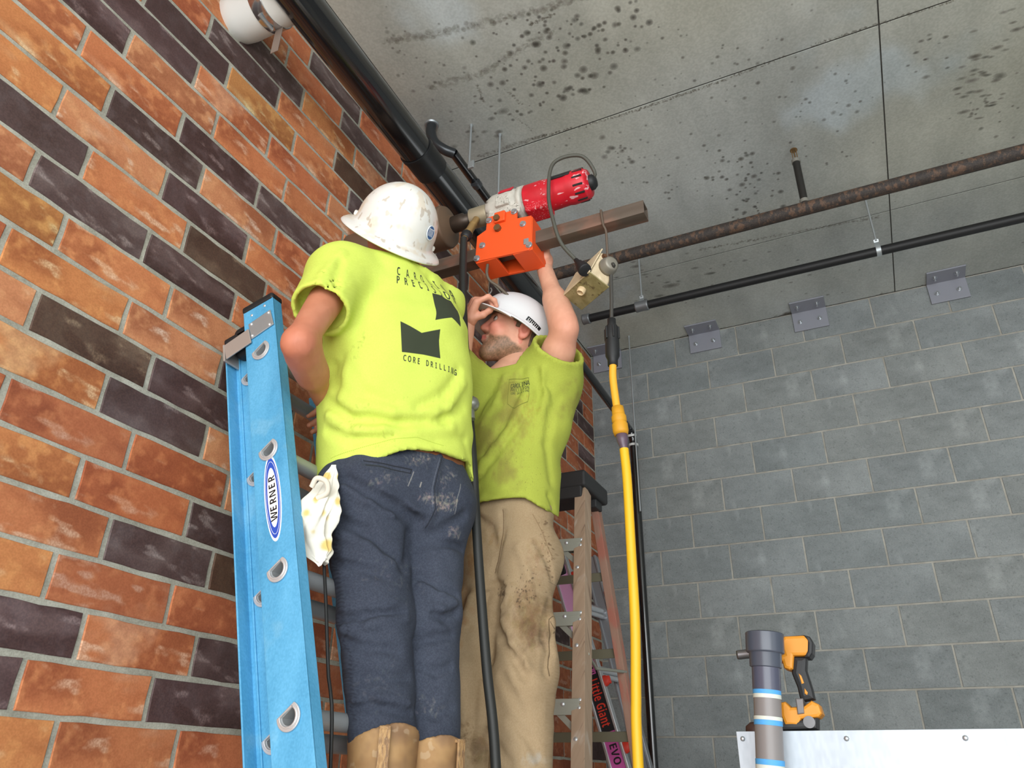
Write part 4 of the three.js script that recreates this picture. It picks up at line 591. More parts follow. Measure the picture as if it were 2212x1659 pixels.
// ------------------------------------------------------------------ foreground right: sheet-metal box, capped plastic pipe, cordless driver
{
  const D = 1.72, tl = at(1590, 1580, D), Zf = tl.z, yT = tl.y;
  const texS = dataTex(512, 256, (u, v) => { const k = (tfbm(u, v, 6, 6, 3, 4) - 0.5) * 26 + (tnoise(u, v, 256, 128, 9) - 0.5) * 12; return [170 + k, 177 + k, 185 + k]; });
  const sheet = mat('#ffffff', 0.46, { map: texS, metalness: 0.35 });
  const B = thing('sheet_metal_duct', 'bright galvanised sheet metal duct standing upright below the block wall', 'duct', V(tl.x + 0.5, 0, Zf - 0.3));
  const x0 = tl.x, x1 = tl.x + 1.1, cut = at(1650, 1580, D).x, c2 = at(1702, 1580, D).x;
  part(B, 'front_sheet', box(x0, x1, 0, yT, Zf - 0.002, Zf, 0.0006), sheet); part(B, 'side_sheet', box(x0, x0 + 0.002, 0, yT, Zf - 0.55, Zf - 0.002, 0.0006), sheet); part(B, 'side_sheet', box(x1 - 0.002, x1, 0, yT, Zf - 0.55, Zf - 0.002, 0.0006), sheet); part(B, 'rear_sheet', box(x0, x1, 0, yT, Zf - 0.552, Zf - 0.55, 0.0006), sheet);
  part(B, 'top_sheet', box(x0, x1, yT - 0.006, yT - 0.004, Zf - 0.55, Zf - 0.002, 0.0006), sheet);
  for (const [px, py] of [[1605, 1596], [1831, 1597], [2084, 1596]]) { const p = at(px, py, D); part(B, 'screw', lathe([[0, 0], [0.005, 0], [0.0045, 0.0025], [0.002, 0.004], [0, 0.004]], V(p.x, p.y, Zf), Z1, 8), M.bolt); }
  // pipe in front of the sheet
  const P = thing('capped_pipe', 'grey plastic pipe with stepped cap and blue tape bands beside the duct', 'pipe', V(1.33, 0, Zf + 0.06));
  const zp = Zf + 0.055, top = onZ(1651, 1367, zp), bot = onZ(1664, 1659, zp), px = (y) => lerp(top.x, bot.x, (top.y - y) / (top.y - bot.y)), foot = V(px(0), 0, zp);
  const pvc = mat('#66686f', 0.35), pipeG = mat('#7c7776', 0.4), dir = nrm(sub(foot, top)), L = (py) => top.distanceTo(onZ(1655, py, zp)), S = L(1659) / 292;
  const rr = (px2) => px2 / 2 * 1.045 * (top.distanceTo(CAM) / FPX);
  part(P, 'cap', lathe([[0, 0.004], [rr(60), 0.004], [rr(64), 0], [rr(69), 0.002], [rr(69), L(1408)], [rr(66), L(1411)], [rr(58), L(1412)], [rr(57), L(1441)], [rr(50), L(1443)], [0, L(1443)]], top, dir, 36), mat('#474c58', 0.3), 'dark grey stepped pipe cap');
  part(P, 'pipe', lathe([[rr(48), L(1430)], [rr(48), L(1490)], [rr(48), L(1659)], [rr(48), top.y + 0.0]], top, dir, 32), pipeG);
  part(P, 'sleeve', lathe([[rr(48), L(1436)], [rr(50), L(1437)], [rr(50), L(1491)], [rr(48), L(1491)]], top, dir, 32), mat('#4c4e5e', 0.3), 'dark blue-grey sleeve');
  const blue = mat('#4d9bd6', 0.6), whit = mat('#c9cdc4', 0.6);
  for (const [y0, y1, m, n] of [[1490, 1500, blue, 'blue_tape'], [1500, 1509, whit, 'white_tape'], [1548, 1556, whit, 'white_tape'], [1556, 1567, blue, 'blue_tape'], [1640, 1652, blue, 'blue_tape'], [1652, 1664, whit, 'white_tape']]) part(P, n, lathe([[rr(48), L(y0)], [rr(49.5), L(y0) + 0.0005], [rr(49.5), L(y1)], [rr(48), L(y1)]], top, dir, 32), m);
  // cordless driver standing on the duct
  const T = thing('impact_driver', 'yellow and black cordless impact driver standing on the metal duct', 'power tool', V(1.37, yT, Zf - 0.06));
  const zt = Zf - 0.03, q = (x, y) => { const p = onZ(x, y, zt); return [p.x, p.y]; }, yl = mat('#d58a22', 0.5), bk = mat('#242426', 0.6), thick = (pts, w, m, name, bevel = 0.006) => part(T, name, prism(pts.map(([x, y]) => q(x, y)).reverse(), V(0, 0, zt - w / 2), X1, Y1, w, bevel), m);
  thick([[1690, 1386], [1698, 1378], [1740, 1376], [1752, 1380], [1756, 1412], [1745, 1420], [1718, 1420], [1716, 1448], [1708, 1450], [1697, 1446], [1693, 1432], [1684, 1430], [1686, 1420], [1696, 1416], [1692, 1404]], 0.05, yl, 'body');
  thick([[1738, 1375], [1752, 1379], [1759, 1392], [1758, 1415], [1752, 1424], [1740, 1424], [1746, 1410], [1747, 1388]], 0.054, bk, 'rear_cover');
  thick([[1700, 1377], [1738, 1374], [1740, 1380], [1702, 1384]], 0.03, bk, 'top_cover', 0.003);
  thick([[1716, 1420], [1745, 1420], [1744, 1450], [1757, 1490], [1762, 1512], [1740, 1516], [1730, 1512], [1724, 1486], [1712, 1456]], 0.036, bk, 'handle', 0.009);
  thick([[1727, 1456], [1734, 1462], [1740, 1478], [1734, 1480]], 0.038, yl, 'grip_inlay', 0.002); thick([[1740, 1488], [1748, 1498], [1746, 1504], [1740, 1500]], 0.038, yl, 'grip_inlay', 0.002);
  thick([[1690, 1520], [1700, 1518], [1712, 1530], [1740, 1528], [1756, 1516], [1772, 1524], [1779, 1544], [1772, 1552], [1735, 1556], [1728, 1571], [1700, 1569], [1692, 1548]], 0.062, yl, 'base', 0.006);
  thick([[1690, 1548], [1700, 1562], [1735, 1557], [1768, 1552], [1768, 1576], [1692, 1579]], 0.06, bk, 'battery', 0.005);
  thick([[1723, 1512], [1739, 1512], [1742, 1544], [1728, 1546]], 0.07, mat('#6e6a6a', 0.5, { metalness: 0.4 }), 'belt_clip', 0.002);
  const n0 = onZ(1592, 1415, zt), n1 = onZ(1692, 1404, zt), nd = nrm(sub(n1, n0)); part(T, 'chuck', lathe([[0, 0], [0.0085, 0], [0.0095, 0.004], [0.0095, 0.045], [0.016, 0.05], [0.019, 0.09], [0, 0.09]], n0, nd, 18), metal('#77777a', 0.35, 0.8));
  const c9 = onZ(1752, 1562, zt); part(T, 'number_badge', lathe([[0, 0], [0.011, 0], [0.011, 0.001], [0, 0.001]], V(c9.x, c9.y, zt + 0.03), Z1, 18), mat('#77777a', 0.5));
  const W0 = thing('round_knob', 'dark brown round knob behind the capped pipe on the duct', 'knob', V(at(1618, 1565, D).x, yT, Zf - 0.09));
  part(W0, 'knob', lathe([[0, 0], [0.02, 0], [0.023, 0.006], [0.022, 0.018], [0.012, 0.026], [0, 0.027]], V(at(1618, 1565, D).x, yT - 0.004, Zf - 0.09), Y1, 22), mat('#4a3430', 0.5));
}

// ------------------------------------------------------------------ the two workers
const cX = V(1, 0, 0).applyQuaternion(camera.quaternion), cY = V(0, 1, 0).applyQuaternion(camera.quaternion), cZ = V(0, 0, 1).applyQuaternion(camera.quaternion);
const dirv = (a, b, c) => nrm(V(0, 0, 0).addScaledVector(cX, a).addScaledVector(cY, b).addScaledVector(cZ, c));
const orth = (v, u) => nrm(sub(v, u.clone().multiplyScalar(v.dot(u))));
const fabric = dataTex(256, 256, (u, v) => { const k = 128 + (tnoise(u, v, 128, 128, 3) - 0.5) * 90 + (tfbm(u, v, 16, 16, 7, 3) - 0.5) * 60; return [k, k, k]; }, false);
const pw = (arr, h) => { if (h <= arr[0][0]) return arr[0].slice(1); for (let i = 1; i < arr.length; i++) if (h <= arr[i][0]) { const t = sstep(arr[i - 1][0], arr[i][0], h); return arr[i].slice(1).map((v, j) => lerp(arr[i - 1][j + 1], v, t)); } return arr[arr.length - 1].slice(1); };
// elliptical trunk along the axis P->S with [height, half width, half depth, forward shift] stations
function trunk(P, S, Lf, Fd, st) {
  const a = nrm(sub(S, P)), l = orth(Lf, a), f0 = nrm(cross(l, a)), f = f0.dot(Fd) > 0 ? f0 : f0.negate(), h0 = st[0][0], h1 = st[st.length - 1][0];
  const loc = (x, y, z) => { const dx = x - P.x, dy = y - P.y, dz = z - P.z; return [dx * a.x + dy * a.y + dz * a.z, dx * l.x + dy * l.y + dz * l.z, dx * f.x + dy * f.y + dz * f.z]; };
  const N = 64, tab = []; for (let i = 0; i <= N; i++) tab.push(pw(st, lerp(h0, h1, i / N)));
  const sd = (x, y, z) => { const [h, q, w] = loc(x, y, z), i = clamp((h - h0) / (h1 - h0)) * N, i0 = Math.min(N - 1, Math.floor(i)), t = i - i0, A = tab[i0], B = tab[i0 + 1], wa = lerp(A[0], B[0], t), wb = lerp(A[1], B[1], t), sh = lerp(A[2], B[2], t); const k = Math.pow(Math.pow(Math.abs(q / wa), 2.3) + Math.pow(Math.abs((w - sh) / wb), 2.3), 1 / 2.3), d = (k - 1) * Math.min(wa, wb); const over = Math.max(h - h1, h0 - h); return over > 0 ? Math.hypot(Math.max(d, 0), over) : Math.max(d, -Math.min(h1 - h, h - h0) - 0.02 < -0.02 ? d : d); };
  return { sd, loc, a, l, f };
}
// a hand: palm and five jointed fingers. dir: wrist to knuckles, pal: the way the palm faces, thumb side: index side
function handSDF(wrist, dir, pal, curl, sc = 1, spread = 0, indexCurl = curl, thumbIn = 0.5) {
  const d = nrm(dir), p = orth(pal, d), ac = nrm(cross(d, p)), fs = [], S = (x) => x * sc;
  return (sideSign) => {
    const s = ac.clone().multiplyScalar(sideSign);             // towards the index finger
    const at3 = (a, b, c) => add(add(add(wrist, d, S(a)), s, S(b)), p, S(c));
    fs.push(cone(at3(0.0, 0, 0), at3(0.03, 0, 0), S(0.027), S(0.03)), cone(at3(0.03, 0.022, 0), at3(0.085, 0.029, -0.002), S(0.017), S(0.0135)), cone(at3(0.03, 0.006, 0), at3(0.088, 0.009, -0.004), S(0.018), S(0.014)), cone(at3(0.03, -0.012, 0), at3(0.085, -0.011, -0.003), S(0.018), S(0.0135)), cone(at3(0.028, -0.024, 0), at3(0.078, -0.029, 0), S(0.016), S(0.0125)), cone(at3(0.02, 0.018, 0.012), at3(0.05, 0.02, 0.016), S(0.017), S(0.013)));
    const bases = [[0.088, 0.029], [0.092, 0.0095], [0.088, -0.0105], [0.08, -0.0285]], lens = [[0.043, 0.026, 0.021], [0.047, 0.03, 0.022], [0.044, 0.028, 0.021], [0.035, 0.021, 0.018]];
    bases.forEach(([a, b], i) => {
      let q = at3(a, b, -0.002), ang = 0; const c = i === 0 ? indexCurl : curl, fan = (1.5 - i) * spread;
      lens[i].forEach((len, j) => { ang += c * [0.95, 1.15, 0.8][j]; const v = nrm(add(add(d.clone().multiplyScalar(Math.cos(ang)), p, Math.sin(ang)), s, fan)), e = add(q, v, S(len)); fs.push(cone(q, e, S([0.0098, 0.009, 0.0082][j] * (i === 3 ? 0.88 : 1)), S([0.0092, 0.0083, 0.0072][j] * (i === 3 ? 0.88 : 1)))); q = e; });
    });
    let q = at3(0.028, 0.026, 0.006); const tv = [nrm(add(add(d.clone().multiplyScalar(0.75), s, 0.75 - thumbIn * 0.5), p, 0.35 + thumbIn * 0.5)), nrm(add(add(d.clone().multiplyScalar(0.85), s, 0.25 - thumbIn * 0.7), p, 0.3 + thumbIn * 0.4)), nrm(add(add(d.clone().multiplyScalar(0.85), s, -thumbIn * 0.7), p, 0.2 + thumbIn * 0.4))];
    [0.04, 0.032, 0.026].forEach((len, j) => { const e = add(q, tv[j], S(len)); fs.push(cone(q, e, S([0.0145, 0.0115, 0.0102][j]), S([0.0118, 0.0104, 0.0085][j]))); q = e; });
    return union(fs, S(0.007));
  };
}
const around = (pts, m) => { const b = new THREE.Box3().setFromPoints(pts); b.expandByScalar(m); return [b.min, b.max]; };
const SKIN = [206, 150, 124];
const skinMat = new THREE.MeshPhysicalMaterial({ color: '#ffffff', vertexColors: true, roughness: 0.55, sheen: 0.15, sheenRoughness: 0.6 });
const skinTone = (base, redness) => (x, y, z) => { const n = noise3(x * 40, y * 40, z * 40) * 5 + noise3(x * 160, y * 160, z * 160) * 4, r = redness ? redness(x, y, z) : 0; return [base[0] + n + r * 8, base[1] + n - r * 22, base[2] + n - r * 20]; };

// ================================================================== worker in front: back turned, on the blue ladder
{
  const F = nrm(V(-0.85, 0, -0.527)), L = nrm(V(-0.527, 0, 0.85));
  const hip = at(862, 1065, 1.93), sh = at(858, 618, 1.82), neck = at(852, 556, 1.80);
  const lsh = at(738, 598, 1.745), rsh = at(946, 655, 1.93), lel = at(645, 742, 1.60), lwr = at(700, 862, 1.86);
  const rel = add(add(rsh, F, 0.16), V(0, -0.22, 0)), rwr = add(add(rel, F, 0.18), V(0, 0.06, 0));
  const lhip = add(hip, L, 0.092), rhip = add(hip, L, -0.082);
  const lkn = at(812, 1330, 1.83), rkn = at(920, 1330, 1.90), lan = at(826, 1625, 1.80), ran = at(924, 1640, 1.86);
  const lft = V(lan.x, 1.435, lan.z), rft = V(ran.x, 1.435, ran.z);
  const Pn = thing('person', 'worker in bright lime shirt and navy jeans standing on the blue ladder, back turned', 'person', V(hip.x, 1.43, hip.z));

  // trousers
  const pel = union([cone(lhip, rhip, 0.112, 0.112), cone(add(add(lhip, F, -0.045), Y1, -0.035), add(add(rhip, F, -0.045), Y1, -0.035), 0.098, 0.098), cone(add(hip, Y1, 0.05), add(hip, Y1, 0.12), 0.12, 0.11), cone(add(add(hip, L, 0.055), Y1, 0.12), add(add(hip, L, -0.055), Y1, 0.12), 0.1, 0.1)], 0.06);
  const legL = union([cone(add(lhip, Y1, -0.03), lkn, 0.112, 0.083), cone(lkn, add(lan, Y1, 0.02), 0.083, 0.072)], 0.03), legR = union([cone(add(rhip, Y1, -0.03), rkn, 0.110, 0.08), cone(rkn, add(ran, Y1, 0.02), 0.08, 0.068)], 0.03);
  const legs = (x, y, z) => { const p = pel(x, y, z); return Math.min(smin(p, legL(x, y, z), 0.05), smin(p, legR(x, y, z), 0.05)); };
  const cr1 = creases(legs, [
    [0.0128, 0.02, [738, 1030], [790, 1062], [835, 1088], [880, 1112], [900, 1130]], [0.0104, -0.012, [742, 1050], [800, 1082], [850, 1110]], [0.0128, 0.022, [810, 1068], [860, 1092], [895, 1122]], [0.0112, -0.010, [830, 1062], [890, 1100], [930, 1110]],
    [0.0096, 0.03, [890, 1150], [930, 1158], [965, 1140], [1005, 1112]], [0.01, 0.02, [885, 1150], [882, 1185], [878, 1215]], [0.0120, 0.018, [735, 1125], [790, 1150], [835, 1185], [872, 1225]], [0.0128, -0.011, [730, 1150], [790, 1178], [850, 1215]], [0.0112, 0.014, [900, 1175], [950, 1172], [1000, 1185]],
    [0.0096, 0.012, [720, 1215], [770, 1225], [830, 1245]], [0.0096, 0.014, [905, 1245], [950, 1270], [985, 1285]], [0.0096, -0.01, [910, 1262], [955, 1285], [980, 1300]], [0.0112, 0.016, [940, 1325], [965, 1335], [985, 1322]], [0.0096, -0.012, [930, 1315], [955, 1316], [980, 1305]],
    [0.0112, 0.012, [730, 1340], [780, 1332], [870, 1322]], [0.0104, -0.010, [740, 1358], [800, 1350], [878, 1335]], [0.0096, 0.013, [745, 1385], [790, 1400], [860, 1405]], [0.0096, 0.01, [895, 1390], [940, 1378], [975, 1372]], [0.0096, 0.012, [760, 1530], [800, 1522], [860, 1535], [885, 1540]], [0.01, -0.009, [765, 1515], [820, 1508], [880, 1520]], [0.0096, 0.012, [900, 1535], [940, 1545], [975, 1530]], [0.01, 0.009, [780, 1460], [830, 1470], [880, 1462]], [0.0096, 0.01, [905, 1440], [940, 1452], [972, 1440]],
    [0.007, -0.006, [952, 985], [945, 1020], [936, 1060], [938, 1100], [925, 1130]], [0.006, 0.006, [790, 998], [850, 1008], [892, 1018]]]);
  const jeansF = (x, y, z) => legs(x, y, z) + 1.7 * cr1(x, y, z) + 0.0035 * noise3(x * 14, y * 24, z * 14) + 0.0018 * noise3(x * 34, y * 44, z * 34);
  const beltN = nrm(add(V(0, 1, 0), L, -0.05)), belt = half(add(hip, V(0, 0.128, 0)), beltN);
  const pts = [lhip, rhip, lan, ran, lkn, rkn, add(hip, Y1, 0.15)];
  let [lo, hi] = around(pts, 0.17); lo.y = 1.62; hi.y = hip.y + 0.16;
  const jg = surfaceNet((x, y, z) => smax(Math.max(jeansF(x, y, z), 1.635 - y), belt(x, y, z), 0.008), lo, hi, 0.0064);
  const uvJ = (x, y, z) => [((x - hip.x) * L.x + (z - hip.z) * L.z) / 0.9 + 0.5, (y - 1.5) / 1.1]; setUV(jg, uvJ);
  const toJ = (px, py) => { const p = hit(legs, px, py); if (!p) return null; const q = uvJ(p.x, p.y, p.z); return [q[0] * 1024, (1 - q[1]) * 1024]; };
  const texJ = canvasTex(1024, 1024, (c, w, h) => {
    const im = c.createImageData(w, h), d = im.data; for (let y = 0; y < h; y++) for (let x = 0; x < w; x++) { const u = x / w, v = y / h, k = (tnoise(u, v, 512, 512, 4) - 0.5) * 16 + (tfbm(u, v, 8, 8, 9, 4) - 0.5) * 22, i = (y * w + x) * 4; d[i] = 53 + k; d[i + 1] = 59 + k; d[i + 2] = 73 + k; d[i + 3] = 255; } c.putImageData(im, 0, 0);
    const r = rng(8), smear = (px, py, rx, ry, n, a) => { for (let i = 0; i < n; i++) { const q = toJ(px + (r() + r() - 1) * rx, py + (r() + r() - 1) * ry); if (!q) continue; c.fillStyle = `rgba(${150 + r() * 40},${138 + r() * 30},${122 + r() * 24},${a * r()})`; c.beginPath(); c.ellipse(q[0], q[1], 2 + r() * 6, 1 + r() * 3, r() * 3, 0, 7); c.fill(); } };
    smear(960, 1085, 34, 26, 130, 0.3); smear(910, 990, 40, 22, 90, 0.22); smear(965, 1030, 30, 30, 60, 0.22); smear(840, 1035, 60, 20, 70, 0.16); smear(930, 1075, 30, 14, 50, 0.24); smear(985, 1150, 14, 20, 40, 0.22); smear(850, 1250, 80, 60, 60, 0.1); smear(930, 1520, 40, 30, 30, 0.18); smear(820, 1480, 50, 60, 40, 0.08);
    const line = (col, wd, ...pp) => { c.strokeStyle = col; c.lineWidth = wd; c.beginPath(); let on = false; for (const p of pp) { const q = toJ(p[0], p[1]); if (!q) continue; on ? c.lineTo(q[0], q[1]) : c.moveTo(q[0], q[1]); on = true; } c.stroke(); };
    line('rgba(24,27,36,.8)', 3, [955, 985], [945, 1020], [937, 1055], [938, 1100], [920, 1140]); line('rgba(120,124,132,.5)', 1.6, [949, 990], [940, 1022], [932, 1058], [933, 1096]);
    line('rgba(20,22,30,.85)', 3, [785, 995], [840, 1003], [890, 1014], [888, 1022], [840, 1012], [790, 1004]); line('rgba(190,180,165,.5)', 3, [895, 1018], [888, 1036], [882, 1050]); line('rgba(190,178,160,.6)', 4, [912, 1040], [908, 1052]); line('rgba(190,184,170,.4)', 3, [995, 1045], [988, 1075], [984, 1110]);
    for (let y = 1110; y < 1560; y += 9) { line('rgba(24,28,40,.5)', 2, [716 + (y - 1110) * 0.11, y], [724 + (y - 1110) * 0.11, y + 4]); }
  });
  texJ.wrapS = texJ.wrapT = THREE.ClampToEdgeWrapping;
  const jeans = part(Pn, 'jeans', jg, mat('#ffffff', 0.9, { map: texJ }), 'navy work jeans with pale dust smudges');
  // belt and loop
  const bp = []; for (let i = 0; i <= 40; i++) { const a = i / 40 * Math.PI * 2, dv2 = add(L.clone().multiplyScalar(Math.cos(a)), F, Math.sin(a)); let r = 0.05; const c0 = add(hip, V(0, 0.088, 0)); while (legs(c0.x + dv2.x * r, c0.y, c0.z + dv2.z * r) < 0 && r < 0.3) r += 0.002; bp.push(add(c0, dv2, r + 0.001)); }
  part(Pn, 'belt', merge(bp.slice(1).map((p, i) => obox(lerp3(p, bp[i], 0.5), sub(p, bp[i]), Y1, Z1, p.distanceTo(bp[i]) + 0.004, 0.034, 0.006, 0.002))), mat('#7a4a2c', 0.5), 'brown leather belt');

  // shirt
  const tr = trunk(hip, sh, L, F, [[-0.06, 0.216, 0.152, 0.01], [0.10, 0.208, 0.152, 0.012], [0.3, 0.212, 0.155, 0.005], [0.45, 0.205, 0.146, 0], [0.54, 0.175, 0.115, 0.0], [0.60, 0.12, 0.085, 0.012], [0.66, 0.065, 0.065, 0.02]]);
  const slvDir = nrm(sub(lel, lsh)), rDir = nrm(sub(rel, rsh));
  const shirtB = (() => { const a = cone(add(neck, Y1, -0.055), lsh, 0.07, 0.083), b = cone(add(neck, Y1, -0.055), rsh, 0.07, 0.072), c = cone(lsh, add(lsh, slvDir, 0.26), 0.086, 0.071), d = cone(rsh, add(rsh, rDir, 0.24), 0.074, 0.066); return (x, y, z) => smin(smin(smin(smin(tr.sd(x, y, z), a(x, y, z), 0.05), b(x, y, z), 0.05), c(x, y, z), 0.035), d(x, y, z), 0.035); })();
  const cr2 = creases(shirtB, [
    [0.012, 0.012, [690, 700], [706, 660], [712, 620]], [0.014, 0.016, [700, 745], [718, 790], [722, 850]], [0.016, 0.013, [712, 870], [760, 910], [800, 905], [870, 918], [960, 905], [1000, 880]], [0.014, -0.011, [712, 895], [770, 925], [830, 928], [900, 938], [975, 925]], [0.012, 0.012, [708, 930], [760, 952], [850, 945], [940, 955], [1005, 950]], [0.014, -0.010, [720, 850], [770, 880], [850, 892], [940, 888]],
    [0.012, 0.01, [990, 800], [960, 850], [900, 880]], [0.012, -0.008, [1000, 830], [970, 880], [930, 905]], [0.012, 0.008, [890, 560], [930, 600], [965, 640]], [0.012, -0.007, [740, 545], [700, 590], [660, 640]], [0.01, 0.009, [735, 560], [728, 610], [716, 660]], [0.012, 0.012, [1005, 960], [1012, 990], [1022, 1015]], [0.014, 0.006, [760, 800], [790, 850], [850, 870]], [0.010, 0.008, [728, 720], [735, 770], [730, 830]]]);
  const hemL = (h, l) => h - (0.088 - 0.012 * sstep(0.03, 0.14, -l) - 0.085 * sstep(0.165, 0.215, -l) - 0.055 * sstep(0.02, 0.2, l));
  const out1 = (x, y, z) => { const b = shirtB(x, y, z); if (b > 0.05 || b < -0.08) return b; const [h, l] = tr.loc(x, y, z); return b + cr2(x, y, z) * 1.25 * lerp(0.15, 1, sstep(0.03, 0.085, hemL(h, l))) + wob(x, y, z); };
  const wob = (x, y, z) => 0.004 * noise3(x * 9, y * 16, z * 9) + 0.0016 * noise3(x * 26, y * 30, z * 26);
  const cutS = half(add(lsh, slvDir, 0.185), nrm(add(slvDir.clone().multiplyScalar(1), V(0, 0, 0), 0))), cutR = half(add(rsh, rDir, 0.19), rDir), cutN = half(add(neck, Y1, -0.03), nrm(add(Y1.clone(), F, -0.25)));
  const shirtF = (x, y, z) => { const o = out1(x, y, z); if (o > 0.03) return o; const [h, l] = tr.loc(x, y, z); let d = o; const hm = hemL(h, l); if (hm < 0.05) d = Math.max(d, -(o + 0.015)); d = Math.max(d, -hm); const nearL = (x - lsh.x) ** 2 + (y - lsh.y) ** 2 + (z - lsh.z) ** 2 < 0.105; if (nearL && tr.sd(x, y, z) > 0.012) { const q = cutS(x, y, z); if (q > -0.05) d = Math.max(d, -(o + 0.0115)); d = Math.max(d, q); } if ((x - rsh.x) ** 2 + (y - rsh.y) ** 2 + (z - rsh.z) ** 2 < 0.12 && tr.sd(x, y, z) > 0.012) d = Math.max(d, cutR(x, y, z)); return Math.max(d, cutN(x, y, z)); };
  [lo, hi] = around([hip, lsh, rsh, add(lsh, slvDir, 0.2), add(rsh, rDir, 0.2), neck, add(sh, F, 0.15), add(hip, F, 0.15), add(hip, F, -0.15), add(hip, L, 0.2), add(hip, L, -0.2)], 0.1);
  const sg = surfaceNet(shirtF, lo, hi, 0.0072);
  const uvS = (x, y, z) => { const [h, l, f] = tr.loc(x, y, z), th = Math.atan2(l, -(f - 0.005)); return [0.5 - th / (2 * Math.PI), (h + 0.1) / 0.8]; };
  setUV(sg, uvS);
  const TW = 2048, TH = 1024, toS = (px, py) => { const p = hit(shirtB, px, py); if (!p) return null; const q = uvS(p.x, p.y, p.z); return [q[0] * TW, (1 - q[1]) * TH]; };
  const texS = canvasTex(TW, TH, (c, w, h) => {
    const im = c.createImageData(w, h), d = im.data; for (let y = 0; y < h; y++) for (let x = 0; x < w; x++) { const u = x / w, v = y / h, k = (tnoise(u, v, 700, 500, 4) - 0.5) * 8 + (tfbm(u, v, 10, 6, 9, 4) - 0.5) * 12, i = (y * w + x) * 4; d[i] = 202 + k; d[i + 1] = 218 + k; d[i + 2] = 92 + k; d[i + 3] = 255; } c.putImageData(im, 0, 0);
    const ink = '#333a28';
    const poly = (pp) => { c.fillStyle = ink; c.beginPath(); let on = false; for (const p of pp) { const q = toS(p[0], p[1]); if (!q) continue; on ? c.lineTo(...q) : c.moveTo(...q); on = true; } c.closePath(); c.fill(); };
    poly([[865, 694], [886, 704], [911, 719], [952, 711], [950, 735], [952, 774], [915, 766], [868, 761]]);
    poly([[934, 633], [955, 638], [975, 650], [990, 672], [994, 690], [996, 706], [984, 693], [976, 686], [941, 691], [940, 660]]);
    const text = (s, p0, p1, capPx, wt) => { const a = toS(...p0), b = toS(...p1), t = toS(p0[0], p0[1] - capPx); if (!a || !b || !t) return; const cap = Math.hypot(a[0] - t[0], a[1] - t[1]), n = s.length; c.fillStyle = ink; c.font = `${wt} ${cap / 0.715}px sans-serif`; c.textBaseline = 'alphabetic'; c.textAlign = 'center'; const ang = Math.atan2(b[1] - a[1], b[0] - a[0]); [...s].forEach((ch, i) => { const k = i / (n - 1); c.save(); c.translate(lerp(a[0], b[0], k), lerp(a[1], b[1], k)); c.rotate(ang); c.fillText(ch, 0, 0); c.restore(); }); };
    text('CAROLINA', [861, 595], [984, 645], 17, 'bold'); text('PRECISION', [860, 612], [984, 655], 15, 'bold'); text('CORE DRILLING', [874, 780], [987, 810], 13, 'bold');
    const r = rng(4), dirt = (px, py, n, s) => { for (let i = 0; i < n; i++) { const q = toS(px + (r() - 0.5) * s, py + (r() - 0.5) * s * 0.6); if (!q) continue; c.fillStyle = `rgba(120,124,40,${0.05 + r() * 0.14})`; c.beginPath(); c.ellipse(q[0], q[1], 2 + r() * 8, 1 + r() * 4, r() * 3, 0, 7); c.fill(); } };
    dirt(760, 900, 24, 90); dirt(800, 970, 18, 120); dirt(700, 690, 14, 50); dirt(745, 760, 12, 60); dirt(900, 850, 10, 120);
    const st = (...pp) => { c.strokeStyle = 'rgba(140,165,40,.8)'; c.lineWidth = 2; c.setLineDash([5, 3]); c.beginPath(); let on = false; for (const p of pp) { const q = toS(p[0], p[1]); if (!q) continue; on ? c.lineTo(...q) : c.moveTo(...q); on = true; } c.stroke(); c.setLineDash([]); };
    st([712, 990], [760, 972], [850, 948], [900, 945], [960, 963]);
  });
  part(Pn, 'shirt', sg, mat('#ffffff', 0.88, { map: texS }), 'bright lime work shirt with dark lettering and emblem on the back');

  // skin: head, neck, arms, and the body under the clothes, one surface; the hand gets its own finer grid
  const headC = at(851, 500, 1.80), hf = nrm(add(add(F.clone(), Y1, 0.35), L, -0.25));
  const bodyF = union([ell(headC, nrm(cross(Y1, hf)), nrm(cross(hf, nrm(cross(Y1, hf)))), hf, 0.076, 0.105, 0.094), cone(add(headC, Y1, -0.05), add(neck, Y1, -0.04), 0.056, 0.062), cone(add(neck, Y1, -0.05), add(hip, Y1, 0.05), 0.075, 0.085), cone(lsh, rsh, 0.055, 0.055), cone(lsh, lel, 0.052, 0.034), cone(lel, lwr, 0.035, 0.028), cone(add(lel, sub(lwr, lel), 0.2), add(lel, sub(lwr, lel), 0.5), 0.04, 0.038), cone(rsh, rel, 0.052, 0.042), cone(rel, rwr, 0.042, 0.028), cone(lhip, lkn, 0.075, 0.055), cone(lkn, add(lan, Y1, -0.08), 0.055, 0.042), cone(rhip, rkn, 0.075, 0.055), cone(rkn, add(ran, Y1, -0.08), 0.055, 0.042), cone(lhip, rhip, 0.085, 0.085)], 0.03);
  [lo, hi] = around([headC, lel, rwr, lwr, lan, ran, rsh, add(headC, hf, 0.1)], 0.1); lo.y = 1.5;
  const bg = setColor(surfaceNet(bodyF, lo, hi, 0.0115), skinTone([190, 128, 100], (x, y, z) => clamp(1 - Math.hypot(x - lel.x, y - lel.y, z - lel.z) / 0.08) * 0.5 + 0.15));
  const hd = handSDF(lwr, sub(at(712, 884, 1.94), lwr), nrm(add(F.clone(), Y1, -0.4)), 0.75, 0.95)(-1), hr = handSDF(rwr, nrm(add(F.clone(), Y1, 0.3)), nrm(add(L.clone(), Y1, -0.2)), 0.7, 0.95)(1);
  const hands = [[hd, lwr], [hr, rwr]].map(([f, w]) => { const b = around([w], 0.17); return setColor(surfaceNet(f, b[0], b[1], 0.0034), skinTone([190, 128, 100])); });
  part(Pn, 'body', mergeColored([bg, ...hands]), skinMat);

